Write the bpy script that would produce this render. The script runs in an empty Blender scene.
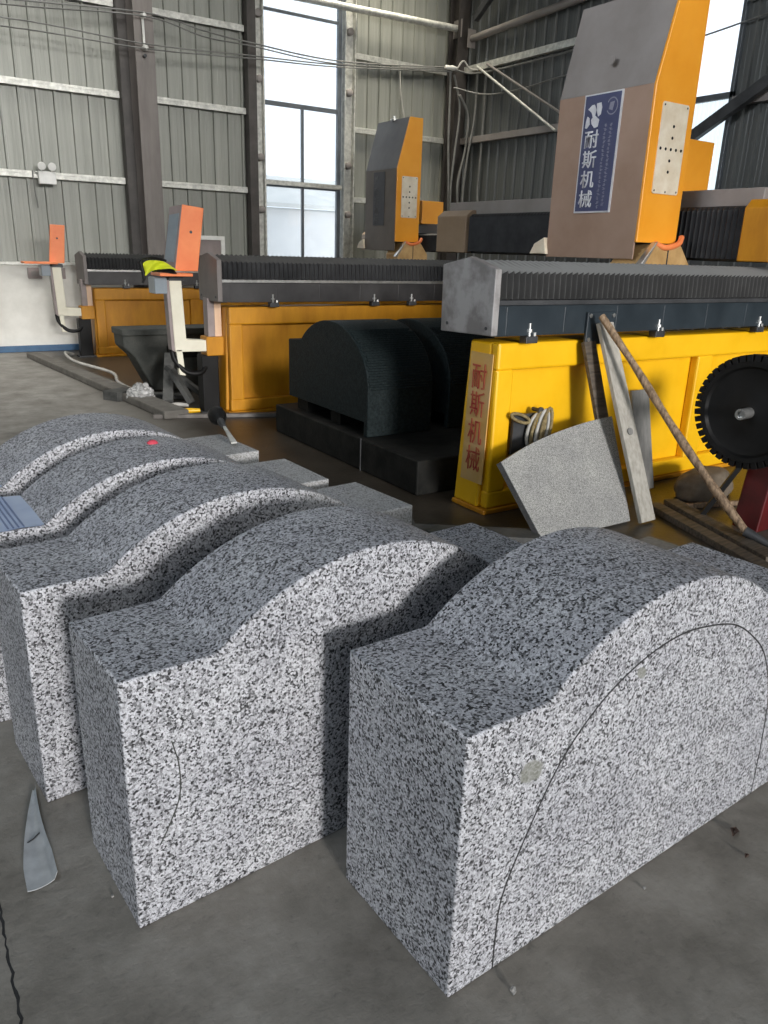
import bpy, bmesh, math, random
from mathutils import Vector, Matrix, noise as mnoise

random.seed(7)
S = bpy.context.scene
COL = S.collection

# ------------------------------------------------------------------ camera
F_PX, PITCH, ROLL, YAW, CAM_H = 768.0, math.radians(18.79), math.radians(-1.873), math.radians(33.69), 1.5
def cam_axes():
    cp, sp, cr, sr = math.cos(PITCH), math.sin(PITCH), math.cos(ROLL), math.sin(ROLL)
    f = Vector((math.sin(YAW) * cp, math.cos(YAW) * cp, -sp))
    r = Vector((math.cos(YAW), -math.sin(YAW), 0))
    d = f.cross(r)
    return cr * r + sr * d, -sr * r + cr * d, f
r_, d_, f_ = cam_axes()
cd = bpy.data.cameras.new('camera')
cam = bpy.data.objects.new('camera', cd)
COL.objects.link(cam)
cd.sensor_fit = 'HORIZONTAL'; cd.sensor_width = 36.0; cd.lens = 36.0 * F_PX / 768.0
cd.clip_start = 0.02; cd.clip_end = 300
cam.matrix_world = Matrix(((r_.x, -d_.x, -f_.x, 0), (r_.y, -d_.y, -f_.y, 0), (r_.z, -d_.z, -f_.z, CAM_H), (0, 0, 0, 1)))
S.camera = cam

# ------------------------------------------------------------------ light
S.view_settings.view_transform = 'Standard'
S.view_settings.look = 'None'
S.view_settings.gamma = 1.0
S.view_settings.use_curve_mapping = False
S.view_settings.exposure = 0.0
W = bpy.data.worlds.new('sky'); S.world = W
W.use_nodes = True
bg = W.node_tree.nodes['Background']
bg.inputs['Color'].default_value = (0.84, 0.92, 1.0, 1)
bg.inputs['Strength'].default_value = 1.7

SUN_DIR = Vector((0.08, 1.0, -0.17))
sd = bpy.data.lights.new('low_sun', 'SUN'); sd.energy = 2.7; sd.angle = math.radians(9); sd.color = (1.0, 0.965, 0.945)
so = bpy.data.objects.new('low_sun', sd); COL.objects.link(so)
so.rotation_euler = SUN_DIR.to_track_quat('-Z', 'Y').to_euler()
so.location = (0, -12, 5)

def area(name, loc, direction, sx, sy, energy, color, portal=False, spread=180):
    l = bpy.data.lights.new(name, 'AREA'); l.shape = 'RECTANGLE'; l.size = sx; l.size_y = sy
    l.energy = energy; l.color = color
    o = bpy.data.objects.new(name, l); COL.objects.link(o)
    o.location = loc; o.rotation_euler = Vector(direction).to_track_quat('-Z', 'Y').to_euler()
    l.spread = math.radians(spread)
    if portal: l.cycles.is_portal = True
    return o
area('skylight_strip', (-1.5, 0.5, 6.85), (0, 0, -1), 1.4, 7, 105, (0.66, 0.81, 1.0))  # unseen skylight put in for bluish ambient over the blocks
area('skylight_strip', (-0.5, 10.2, 6.85), (0, 0, -1), 9.0, 1.4, 175, (1.0, 0.98, 0.93), spread=110)
area('skylight_strip', (7.4, 10.9, 6.85), (0, 0.1, -1), 2.0, 1.0, 70, (1.0, 0.93, 0.78), spread=80)
area('clerestory_daylight', (2.0, -6.8, 5.4), (0, 1, -0.1), 12.0, 1.6, 185, (1.0, 0.98, 0.95), spread=52)  # added fill for the far front-facing surfaces; no clerestory is built
area('clerestory_daylight', (-5.8, 3.2, 5.2), (1, 0, -0.12), 5.0, 1.5, 68, (0.90, 0.94, 1.0), spread=48)  # added fill from the left for the tower flanks
DOOR = (-3.0, 9.0, 3.55)       # x0, x1, head height of the opening behind the camera
YF = -7.0
area('door_daylight', ((DOOR[0] + DOOR[1]) / 2, YF - 0.1, DOOR[2] / 2), (0, 1, 0), DOOR[1] - DOOR[0], DOOR[2], 10, (1, 1, 1), True)
area('side_opening_daylight', (-5.9, 1.0, 1.5), (1, 0, 0), 5.0, 3.0, 10, (1, 1, 1), True)

# ------------------------------------------------------------------ materials
def base_mat(name):
    m = bpy.data.materials.new(name); m.use_nodes = True
    nt = m.node_tree
    return m, nt, nt.nodes['Principled BSDF']
def nd(nt, t, **kw):
    n = nt.nodes.new(t)
    for k, v in kw.items(): setattr(n, k, v)
    return n
def ramp(nt, stops, interp='LINEAR'):
    r = nt.nodes.new('ShaderNodeValToRGB'); r.color_ramp.interpolation = interp
    e = r.color_ramp.elements
    while len(e) > 1: e.remove(e[0])
    e[0].position = stops[0][0]; e[0].color = (*stops[0][1], 1)
    for p, c in stops[1:]:
        x = e.new(p); x.color = (*c, 1)
    return r
def mottled(name, c1, c2, scale=6, rough=0.5, metal=0.0, bump=0.0, bscale=80, stretch=None, lo=0.35, hi=0.65, spec=0.5, coords='Object'):
    m, nt, b = base_mat(name)
    tc = nd(nt, 'ShaderNodeTexCoord'); mp = nd(nt, 'ShaderNodeMapping')
    if stretch: mp.inputs['Scale'].default_value = stretch
    nt.links.new(tc.outputs[coords], mp.inputs[0])
    n = nd(nt, 'ShaderNodeTexNoise'); n.inputs['Scale'].default_value = scale; n.inputs['Detail'].default_value = 6; n.inputs['Roughness'].default_value = 0.62
    nt.links.new(mp.outputs[0], n.inputs[0])
    r = ramp(nt, [(lo, c1), (hi, c2)]); nt.links.new(n.outputs[0], r.inputs[0])
    nt.links.new(r.outputs[0], b.inputs['Base Color'])
    b.inputs['Roughness'].default_value = rough; b.inputs['Metallic'].default_value = metal
    b.inputs['Specular IOR Level'].default_value = spec
    if bump:
        n2 = nd(nt, 'ShaderNodeTexNoise'); n2.inputs['Scale'].default_value = bscale; n2.inputs['Detail'].default_value = 4
        nt.links.new(tc.outputs[coords], n2.inputs[0])
        bp = nd(nt, 'ShaderNodeBump'); bp.inputs['Strength'].default_value = bump; bp.inputs['Distance'].default_value = 0.01
        nt.links.new(n2.outputs[0], bp.inputs['Height']); nt.links.new(bp.outputs[0], b.inputs['Normal'])
    return m

def granite(name, tint=(0.97, 0.98, 1.03), dark=0.02, light=0.63, scale=200, chips=(), dust=False):
    """speckled salt-and-pepper granite; chips = (x, z, half-width, half-height, turn) worn spots on the front face"""
    m, nt, b = base_mat(name)
    tc = nd(nt, 'ShaderNodeTexCoord')
    v = nd(nt, 'ShaderNodeTexVoronoi'); v.inputs['Scale'].default_value = scale; v.inputs['Randomness'].default_value = 1
    wn = nd(nt, 'ShaderNodeTexNoise'); wn.inputs['Scale'].default_value = scale * 0.9; wn.inputs['Detail'].default_value = 3
    nt.links.new(tc.outputs['Object'], wn.inputs[0])
    mx = nd(nt, 'ShaderNodeMix', data_type='VECTOR'); mx.inputs[0].default_value = 0.0
    nt.links.new(tc.outputs['Object'], mx.inputs[4]); nt.links.new(wn.outputs['Color'], mx.inputs[5])
    nt.links.new(mx.outputs[1], v.inputs['Vector'])
    sep = nd(nt, 'ShaderNodeSeparateColor'); nt.links.new(v.outputs['Color'], sep.inputs[0])
    t = Vector(tint)
    def g(k): return tuple(k * c for c in t)
    r1 = ramp(nt, [(0.0, g(dark)), (0.10, g(dark * 2.5)), (0.19, g(0.15)), (0.34, g(0.32)), (0.52, g(light * .78)), (0.8, g(light)), (1.0, g(light * 1.1))])
    nt.links.new(sep.outputs[0], r1.inputs[0])
    # finer pepper
    v2 = nd(nt, 'ShaderNodeTexVoronoi'); v2.inputs['Scale'].default_value = scale * 2.1
    nt.links.new(tc.outputs['Object'], v2.inputs['Vector'])
    sep2 = nd(nt, 'ShaderNodeSeparateColor'); nt.links.new(v2.outputs['Color'], sep2.inputs[0])
    r2 = ramp(nt, [(0.0, (0.15, 0.15, 0.16)), (0.12, (0.3, 0.3, 0.31)), (0.24, (0.95, 0.95, 0.95)), (1.0, (1, 1, 1))])
    nt.links.new(sep2.outputs[1], r2.inputs[0])
    mul = nd(nt, 'ShaderNodeMix', data_type='RGBA', blend_type='MULTIPLY'); mul.inputs[0].default_value = 0.62
    nt.links.new(r1.outputs[0], mul.inputs[6]); nt.links.new(r2.outputs[0], mul.inputs[7])
    # broad weathering
    n3 = nd(nt, 'ShaderNodeTexNoise'); n3.inputs['Scale'].default_value = 5; n3.inputs['Detail'].default_value = 5
    nt.links.new(tc.outputs['Object'], n3.inputs[0])
    r3 = ramp(nt, [(0.35, (0.86, 0.86, 0.87)), (0.65, (1.04, 1.04, 1.03))]); nt.links.new(n3.outputs[0], r3.inputs[0])
    mul2 = nd(nt, 'ShaderNodeMix', data_type='RGBA', blend_type='MULTIPLY'); mul2.inputs[0].default_value = 1
    nt.links.new(mul.outputs[2], mul2.inputs[6]); nt.links.new(r3.outputs[0], mul2.inputs[7])
    out = mul2.outputs[2]
    if dust:
        sx = nd(nt, 'ShaderNodeSeparateXYZ'); nt.links.new(tc.outputs['Object'], sx.inputs[0])
        ad = nd(nt, 'ShaderNodeMath', operation='MULTIPLY_ADD'); ad.inputs[1].default_value = .7
        nt.links.new(n3.outputs[0], ad.inputs[0]); nt.links.new(sx.outputs[0], ad.inputs[2])
        mr = nd(nt, 'ShaderNodeMapRange'); mr.inputs['From Min'].default_value = 1.15; mr.inputs['From Max'].default_value = 1.55; mr.inputs['To Max'].default_value = .55
        nt.links.new(ad.outputs[0], mr.inputs[0])
        mm = nd(nt, 'ShaderNodeMix', data_type='RGBA'); nt.links.new(mr.outputs[0], mm.inputs[0])
        nt.links.new(out, mm.inputs[6]); mm.inputs[7].default_value = (0.40, 0.40, 0.375, 1); out = mm.outputs[2]
    for (cx, cz, hw, hh, turn) in chips:
        mp = nd(nt, 'ShaderNodeMapping', vector_type='TEXTURE')
        mp.inputs['Location'].default_value = (cx, 0, cz); mp.inputs['Rotation'].default_value = (0, turn, 0)
        mp.inputs['Scale'].default_value = (hw, 0.02, hh)
        nz = nd(nt, 'ShaderNodeTexNoise'); nz.inputs['Scale'].default_value = 25
        nt.links.new(tc.outputs['Object'], nz.inputs[0])
        nt.links.new(tc.outputs['Object'], mp.inputs[0])
        ad = nd(nt, 'ShaderNodeVectorMath', operation='MULTIPLY_ADD')
        ad.inputs[1].default_value = (0.9, 0.9, 0.9)
        nt.links.new(nz.outputs['Color'], ad.inputs[0]); 
        sb = nd(nt, 'ShaderNodeVectorMath', operation='SUBTRACT'); sb.inputs[1].default_value = (0.45, 0.45, 0.45)
        nt.links.new(mp.outputs[0], sb.inputs[0]); nt.links.new(sb.outputs[0], ad.inputs[2])
        ln = nd(nt, 'ShaderNodeVectorMath', operation='LENGTH'); nt.links.new(ad.outputs[0], ln.inputs[0])
        rr = ramp(nt, [(0.82, (.78, .78, .78)), (1.0, (0, 0, 0))]); nt.links.new(ln.outputs['Value'], rr.inputs[0])
        mm = nd(nt, 'ShaderNodeMix', data_type='RGBA'); nt.links.new(rr.outputs[0], mm.inputs[0])
        nt.links.new(out, mm.inputs[6]); mm.inputs[7].default_value = (0.23, 0.235, 0.20, 1)
        out = mm.outputs[2]
    nt.links.new(out, b.inputs['Base Color'])
    b.inputs['Roughness'].default_value = 0.62
    b.inputs['Specular IOR Level'].default_value = 0.35
    bp = nd(nt, 'ShaderNodeBump'); bp.inputs['Strength'].default_value = 0.10; bp.inputs['Distance'].default_value = 0.002
    nt.links.new(sep.outputs[1], bp.inputs['Height']); nt.links.new(bp.outputs[0], b.inputs['Normal'])
    return m

def floor_material():
    m, nt, b = base_mat('worn_concrete')
    tc = nd(nt, 'ShaderNodeTexCoord')
    n = nd(nt, 'ShaderNodeTexNoise'); n.inputs['Scale'].default_value = 3.2; n.inputs['Detail'].default_value = 9; n.inputs['Roughness'].default_value = 0.65
    nt.links.new(tc.outputs['Object'], n.inputs[0])
    r = ramp(nt, [(0.32, (0.155, 0.140, 0.116)), (0.5, (0.24, 0.221, 0.188)), (0.68, (0.335, 0.312, 0.272))]); nt.links.new(n.outputs[0], r.inputs[0])
    n2 = nd(nt, 'ShaderNodeTexNoise'); n2.inputs['Scale'].default_value = 28; n2.inputs['Detail'].default_value = 6; n2.inputs['Roughness'].default_value = 0.7
    nt.links.new(tc.outputs['Object'], n2.inputs[0])
    r2 = ramp(nt, [(0.28, (0.55, 0.55, 0.55)), (0.42, (1, 1, 1)), (0.75, (1.12, 1.12, 1.12))]); nt.links.new(n2.outputs[0], r2.inputs[0])
    mul = nd(nt, 'ShaderNodeMix', data_type='RGBA', blend_type='MULTIPLY'); mul.inputs[0].default_value = 0.62
    nt.links.new(r.outputs[0], mul.inputs[6]); nt.links.new(r2.outputs[0], mul.inputs[7])
    # wet, slurry-stained ground round the machines (x > 2), paler dry dust far left
    sp = nd(nt, 'ShaderNodeSeparateXYZ'); nt.links.new(tc.outputs['Object'], sp.inputs[0])
    a1 = nd(nt, 'ShaderNodeMath', operation='MULTIPLY_ADD'); a1.inputs[1].default_value = 0.9
    nt.links.new(n.outputs[0], a1.inputs[0]); nt.links.new(sp.outputs[0], a1.inputs[2])
    wx = nd(nt, 'ShaderNodeMapRange'); wx.inputs['From Min'].default_value = 2.2; wx.inputs['From Max'].default_value = 2.75
    nt.links.new(a1.outputs[0], wx.inputs[0])
    wy = nd(nt, 'ShaderNodeMapRange'); wy.inputs['From Min'].default_value = 1.6; wy.inputs['From Max'].default_value = 2.6
    nt.links.new(sp.outputs[1], wy.inputs[0])
    wet = nd(nt, 'ShaderNodeMath', operation='MULTIPLY'); nt.links.new(wx.outputs[0], wet.inputs[0]); nt.links.new(wy.outputs[0], wet.inputs[1])
    mw = nd(nt, 'ShaderNodeMix', data_type='RGBA', blend_type='MULTIPLY'); mw.inputs[7].default_value = (0.15, 0.135, 0.115, 1)
    nt.links.new(wet.outputs[0], mw.inputs[0]); nt.links.new(mul.outputs[2], mw.inputs[6])
    dx = nd(nt, 'ShaderNodeMapRange'); dx.inputs['From Min'].default_value = 2.0; dx.inputs['From Max'].default_value = 4.5
    nt.links.new(sp.outputs[1], dx.inputs[0])
    dl = nd(nt, 'ShaderNodeMath', operation='SUBTRACT'); dl.use_clamp = True
    nt.links.new(dx.outputs[0], dl.inputs[0]); nt.links.new(wx.outputs[0], dl.inputs[1])
    md = nd(nt, 'ShaderNodeMix', data_type='RGBA', blend_type='MULTIPLY'); md.inputs[7].default_value = (0.95, 0.98, 1.03, 1)
    nt.links.new(dl.outputs[0], md.inputs[0]); nt.links.new(mw.outputs[2], md.inputs[6])
    nt.links.new(md.outputs[2], b.inputs['Base Color'])
    rg = nd(nt, 'ShaderNodeMapRange'); rg.inputs['To Min'].default_value = 0.72; rg.inputs['To Max'].default_value = 0.38
    nt.links.new(wet.outputs[0], rg.inputs[0]); nt.links.new(rg.outputs[0], b.inputs['Roughness'])
    bp = nd(nt, 'ShaderNodeBump'); bp.inputs['Strength'].default_value = 0.35; bp.inputs['Distance'].default_value = 0.008
    nt.links.new(n2.outputs[0], bp.inputs['Height']); nt.links.new(bp.outputs[0], b.inputs['Normal'])
    return m

def dusty_bellows(name):
    m, nt, b = base_mat(name)
    ge = nd(nt, 'ShaderNodeNewGeometry'); tc = nd(nt, 'ShaderNodeTexCoord')
    sp = nd(nt, 'ShaderNodeSeparateXYZ'); nt.links.new(ge.outputs['True Normal'], sp.inputs[0])
    n = nd(nt, 'ShaderNodeTexNoise'); n.inputs['Scale'].default_value = 5; n.inputs['Detail'].default_value = 6; nt.links.new(tc.outputs['Object'], n.inputs[0])
    a = nd(nt, 'ShaderNodeMath', operation='MULTIPLY_ADD'); a.inputs[1].default_value = 0.55; nt.links.new(n.outputs[0], a.inputs[0]); nt.links.new(sp.outputs[2], a.inputs[2])
    sx = nd(nt, 'ShaderNodeSeparateXYZ'); nt.links.new(tc.outputs['Object'], sx.inputs[0])
    q = nd(nt, 'ShaderNodeMath', operation='MULTIPLY_ADD'); q.inputs[1].default_value = 1 / .0225; q.inputs[2].default_value = -2.88 / .0225
    nt.links.new(sx.outputs[0], q.inputs[0])
    pp = nd(nt, 'ShaderNodeMath', operation='PINGPONG'); pp.inputs[1].default_value = 1; nt.links.new(q.outputs[0], pp.inputs[0])
    pw = nd(nt, 'ShaderNodeMath', operation='POWER'); pw.inputs[1].default_value = 7; nt.links.new(pp.outputs[0], pw.inputs[0])
    a2 = nd(nt, 'ShaderNodeMath', operation='MULTIPLY_ADD'); a2.inputs[1].default_value = .40; nt.links.new(pw.outputs[0], a2.inputs[0]); nt.links.new(a.outputs[0], a2.inputs[2]); a = a2
    r = ramp(nt, [(0.30, (0.009, 0.009, 0.009)), (0.55, (0.03, 0.03, 0.029)), (0.85, (0.11, 0.11, 0.106)), (1.15, (0.20, 0.20, 0.192))]); nt.links.new(a.outputs[0], r.inputs[0])
    nt.links.new(r.outputs[0], b.inputs['Base Color']); b.inputs['Roughness'].default_value = .75
    return m

def sheet_material(name, c1, c2, axis):
    """ribbed steel sheet: faint vertical streaks"""
    st = (9, 9, 0.25)
    m = mottled(name, c1, c2, scale=1.0, rough=0.42, metal=0.15, stretch=st, lo=0.3, hi=0.7)
    return m

M = {}
M['floor'] = floor_material()
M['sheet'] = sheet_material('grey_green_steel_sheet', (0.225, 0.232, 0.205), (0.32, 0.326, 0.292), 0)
M['sheet_right'] = sheet_material('grey_steel_sheet', (0.095, 0.102, 0.10), (0.135, 0.142, 0.137), 1)  # same sheet, darkened in colour because the right wall is unlit
M['white_wall'] = mottled('whitewashed_plaster', (0.60, 0.59, 0.54), (0.74, 0.73, 0.68), 2.5, 0.8, bump=.1)
M['blue_paint'] = mottled('blue_paint', (0.02, 0.07, 0.15), (0.03, 0.10, 0.2), 8, 0.5)
M['galv'] = mottled('galvanised_steel', (0.42, 0.42, 0.39), (0.68, 0.68, 0.63), 14, 0.42, 0.35, stretch=(1, 1, 1))
M['column'] = mottled('brown_grey_steel_primer', (0.145, 0.125, 0.115), (0.20, 0.18, 0.165), 3, 0.5, stretch=(3, 3, .5))
M['dark_steel'] = mottled('dark_steel', (0.035, 0.037, 0.04), (0.07, 0.072, 0.075), 5, 0.5, 0.3)
M['roof'] = mottled('grey_roof_sheet', (0.20, 0.21, 0.21), (0.27, 0.28, 0.28), 2, 0.6)
M['alu_dark'] = mottled('dark_window_frame', (0.10, 0.115, 0.13), (0.14, 0.155, 0.17), 6, 0.4, 0.3)
M['granite'] = granite('speckled_grey_granite')
M['granite_front'] = granite('speckled_grey_granite_with_chips', chips=((0.188, 0.497, 0.040, 0.028, 0.25), (0.522, 0.622, 0.022, 0.014, 0.5)))
M['granite_dusty'] = granite('dust_covered_grey_granite', dust=True)
M['granite_fine'] = granite('fine_grey_granite', (1, 1, .95), 0.10, 0.44, 330)
M['granite_edge'] = mottled('sawn_granite_edge', (0.10, 0.10, 0.10), (0.17, 0.17, 0.17), 60, 0.7)
M['dark_stone'] = mottled('wet_dark_green_granite', (0.006, 0.010, 0.011), (0.018, 0.026, 0.027), 60, 0.55, bump=.3, bscale=120, spec=.12)
M['table_stone'] = mottled('dark_stained_concrete', (0.008, 0.0085, 0.008), (0.020, 0.020, 0.018), 7, 0.65, bump=.3, bscale=40, spec=.12)
M['grey_stone'] = mottled('dusty_dark_green_stone', (0.022, 0.026, 0.022), (0.05, 0.053, 0.045), 9, 0.65, bump=.2)
M['cut'] = mottled('dark_saw_groove', (0.02, 0.02, 0.02), (0.035, 0.035, 0.035), 20, 0.9)
M['yellow'] = mottled('yellow_machine_paint', (0.80, 0.44, 0.004), (0.86, 0.49, 0.01), 5, 0.38, bump=.03, bscale=20)
M['old_yellow'] = mottled('stained_orange_yellow_paint', (0.44, 0.18, 0.006), (0.58, 0.26, 0.012), 3.5, 0.4, stretch=(2, 2, .6))
M['tower_yellow'] = mottled('amber_yellow_paint', (0.82, 0.32, 0.018), (0.88, 0.37, 0.03), 3, 0.35)
M['pale_yellow'] = mottled('faded_beige_paint', (0.60, 0.36, 0.10), (0.62, 0.42, 0.19), 5, 0.5)
M['tan'] = mottled('oily_tan_plastic', (0.40, 0.24, 0.09), (0.58, 0.38, 0.17), 6, 0.4)
M['brown_paint'] = mottled('dusty_brown_paint', (0.285, 0.185, 0.13), (0.345, 0.235, 0.175), 2.5, 0.5)
M['grey_paint'] = mottled('warm_grey_paint', (0.215, 0.195, 0.182), (0.27, 0.247, 0.233), 2.5, 0.45)
M['slate_paint'] = mottled('slate_grey_paint', (0.085, 0.083, 0.086), (0.12, 0.117, 0.118), 3, 0.45)
M['umber_paint'] = mottled('brown_grey_paint', (0.13, 0.108, 0.09), (0.17, 0.145, 0.122), 3, 0.5)
M['bluegrey'] = mottled('blue_grey_beam_paint', (0.016, 0.023, 0.029), (0.028, 0.038, 0.046), 4, 0.35)
M['beam_dark'] = mottled('dark_greasy_beam_paint', (0.022, 0.021, 0.022), (0.05, 0.048, 0.048), 4, 0.4)
M['corner_steel'] = mottled('sooty_brown_steel', (0.04, 0.035, 0.032), (0.07, 0.062, 0.057), 4, 0.5)  # dark brown for the corner column and the shade strips
M['cap_grey'] = mottled('scuffed_grey_cap_paint', (0.17, 0.16, 0.155), (0.31, 0.30, 0.295), 5, 0.5, lo=.42, hi=.58)
M['cap_brown'] = mottled('brown_grey_cap_paint', (0.13, 0.115, 0.11), (0.18, 0.16, 0.15), 4, 0.5)
M['bellows_grey'] = mottled('dusty_grey_bellows', (0.12, 0.12, 0.115), (0.21, 0.21, 0.20), 9, 0.75)
M['bellows_grey'] = dusty_bellows('dust_topped_black_bellows')
M['bellows'] = mottled('black_bellows_cloth', (0.012, 0.012, 0.013), (0.03, 0.03, 0.031), 7, 0.55)
M['black'] = mottled('black_rubber', (0.0035, 0.0035, 0.0035), (0.008, 0.008, 0.008), 9, 0.5, spec=.25)
M['bright_steel'] = mottled('bright_worn_steel', (0.42, 0.42, 0.40), (0.62, 0.62, 0.60), 18, 0.3, 0.8)
M['cream'] = mottled('cream_paint', (0.66, 0.63, 0.50), (0.74, 0.71, 0.58), 5, 0.5)
M['orange'] = mottled('orange_paint', (0.82, 0.20, 0.06), (0.90, 0.27, 0.09), 4, 0.4)
M['salmon'] = mottled('salmon_paint', (0.62, 0.42, 0.27), (0.72, 0.50, 0.34), 5, 0.55)
M['screen'] = mottled('grey_blue_panel_face', (0.20, 0.24, 0.27), (0.26, 0.30, 0.33), 6, 0.3)
M['mauve'] = mottled('faded_grey_pink_metal', (0.24, 0.20, 0.19), (0.30, 0.25, 0.24), 6, 0.5)
M['lime'] = mottled('lime_yellow_fabric', (0.55, 0.62, 0.01), (0.66, 0.70, 0.03), 9, 0.8)
M['plate'] = mottled('pale_scuffed_plate', (0.66, 0.56, 0.41), (0.80, 0.72, 0.58), 7, 0.4)
M['sign_blue'] = mottled('navy_sign_vinyl', (0.052, 0.060, 0.125), (0.07, 0.078, 0.15), 5, 0.4)
M['sign_white'] = mottled('faded_white_lettering', (0.50, 0.50, 0.52), (0.62, 0.62, 0.64), 12, 0.5)
M['sign_dim'] = mottled('faint_grey_lettering', (0.20, 0.20, 0.26), (0.27, 0.27, 0.33), 30, 0.5)
M['sign_grey'] = mottled('faded_grey_sign', (0.055, 0.055, 0.06), (0.075, 0.075, 0.08), 6, 0.5)
M['red_letter'] = mottled('worn_red_lettering', (0.34, 0.02, 0.02), (0.46, 0.12, 0.05), 30, 0.5)
M['red'] = mottled('dark_red_paint', (0.06, 0.004, 0.005), (0.11, 0.007, 0.008), 7, 0.4)
M['red_scrap'] = mottled('crimson_scrap', (0.55, 0.05, 0.08), (0.65, 0.08, 0.12), 20, 0.6)
M['wood'] = mottled('weathered_grey_plank', (0.29, 0.275, 0.235), (0.44, 0.42, 0.37), 5, 0.8, stretch=(8, 8, 1))
M['wood_grey'] = mottled('dark_grey_board', (0.17, 0.17, 0.16), (0.24, 0.235, 0.22), 5, 0.8, stretch=(8, 8, 1))
M['wood_brown'] = mottled('brown_stick_wood', (0.09, 0.055, 0.03), (0.36, 0.25, 0.155), 9, 0.7, stretch=(8, 8, 1.5))
M['wood_dark'] = mottled('wet_dark_timber', (0.045, 0.036, 0.027), (0.13, 0.105, 0.08), 6, 0.7, stretch=(1, 8, 8))
M['rope'] = mottled('dirty_yellow_rope', (0.14, 0.10, 0.04), (0.30, 0.24, 0.12), 40, 0.8)
M['wire'] = mottled('grey_wire_sheath', (0.14, 0.14, 0.13), (0.20, 0.20, 0.19), 8, 0.5)
M['wire_pale'] = mottled('pale_cable_sheath', (0.36, 0.35, 0.32), (0.5, 0.49, 0.45), 8, 0.5)
M['porcelain'] = mottled('white_porcelain', (0.62, 0.62, 0.58), (0.78, 0.78, 0.74), 8, 0.25)
M['white'] = mottled('white_plastic', (0.70, 0.70, 0.67), (0.80, 0.80, 0.77), 8, 0.35)
M['poly'] = mottled('crumpled_grey_white_polythene', (0.16, 0.16, 0.155), (0.50, 0.50, 0.49), 14, 0.4)
M['film'] = mottled('pale_blue_protective_film', (0.40, 0.50, 0.70), (0.52, 0.62, 0.80), 8, 0.3, stretch=(1, 1, 1))  # blue sky reflection on the block shoulders, put into a colour
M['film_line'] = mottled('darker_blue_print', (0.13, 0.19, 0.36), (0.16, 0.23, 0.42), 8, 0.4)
M['sack'] = mottled('sandy_sacking', (0.11, 0.085, 0.06), (0.18, 0.145, 0.105), 12, 0.9, bump=.3, bscale=60)
M['rust_bar'] = mottled('dull_steel_bar', (0.11, 0.10, 0.09), (0.18, 0.165, 0.15), 12, 0.6, .2)
M['curb'] = mottled('grimy_concrete_curb', (0.10, 0.092, 0.08), (0.17, 0.16, 0.14), 7, 0.8, bump=.3, bscale=40)
M['tile'] = mottled('dark_stone_offcut', (0.035, 0.037, 0.035), (0.09, 0.09, 0.085), 8, 0.7)
M['grit'] = mottled('stone_chip', (0.22, 0.21, 0.19), (0.42, 0.41, 0.39), 60, 0.8)
M['leaf'] = mottled('dry_leaf', (0.06, 0.035, 0.025), (0.13, 0.08, 0.06), 50, 0.8)
M['alu'] = mottled('scuffed_aluminium_sheet', (0.42, 0.44, 0.45), (0.62, 0.65, 0.66), 9, 0.35, 0.25)
M['ground'] = mottled('pale_yard_concrete', (0.50, 0.50, 0.48), (0.60, 0.60, 0.57), 2, 0.9)
M['render_pale'] = mottled('pale_rendered_wall', (0.62, 0.62, 0.62), (0.72, 0.72, 0.71), 1, 0.9)

def pane_material(name, tint, haze):
    """window glass with a film of stone dust: mostly clear, part scattering"""
    m, nt, b = base_mat(name)
    out = nt.nodes['Material Output']; nt.nodes.remove(b)
    t = nd(nt, 'ShaderNodeBsdfTransparent'); t.inputs[0].default_value = (*tint, 1)
    tr = nd(nt, 'ShaderNodeBsdfTranslucent'); tr.inputs[0].default_value = (0.9, 0.92, 0.95, 1)
    g = nd(nt, 'ShaderNodeBsdfGlossy'); g.inputs['Roughness'].default_value = 0.08
    tc = nd(nt, 'ShaderNodeTexCoord'); n = nd(nt, 'ShaderNodeTexNoise'); n.inputs['Scale'].default_value = 3
    nt.links.new(tc.outputs['Object'], n.inputs[0])
    mr = nd(nt, 'ShaderNodeMapRange'); mr.inputs['To Min'].default_value = haze * .6; mr.inputs['To Max'].default_value = min(1, haze * 1.4)
    nt.links.new(n.outputs[0], mr.inputs[0])
    mx = nd(nt, 'ShaderNodeMixShader'); nt.links.new(mr.outputs[0], mx.inputs[0])
    nt.links.new(t.outputs[0], mx.inputs[1]); nt.links.new(tr.outputs[0], mx.inputs[2])
    m2 = nd(nt, 'ShaderNodeMixShader'); m2.inputs[0].default_value = 0.04
    nt.links.new(mx.outputs[0], m2.inputs[1]); nt.links.new(g.outputs[0], m2.inputs[2])
    nt.links.new(m2.outputs[0], out.inputs[0])
    return m
M['pane'] = pane_material('dusty_window_glass', (0.97, 0.985, 1.0), 0.10)
M['translucent'] = pane_material('corrugated_translucent_sheet', (0.80, 0.9, 0.9), 0.5)

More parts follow.
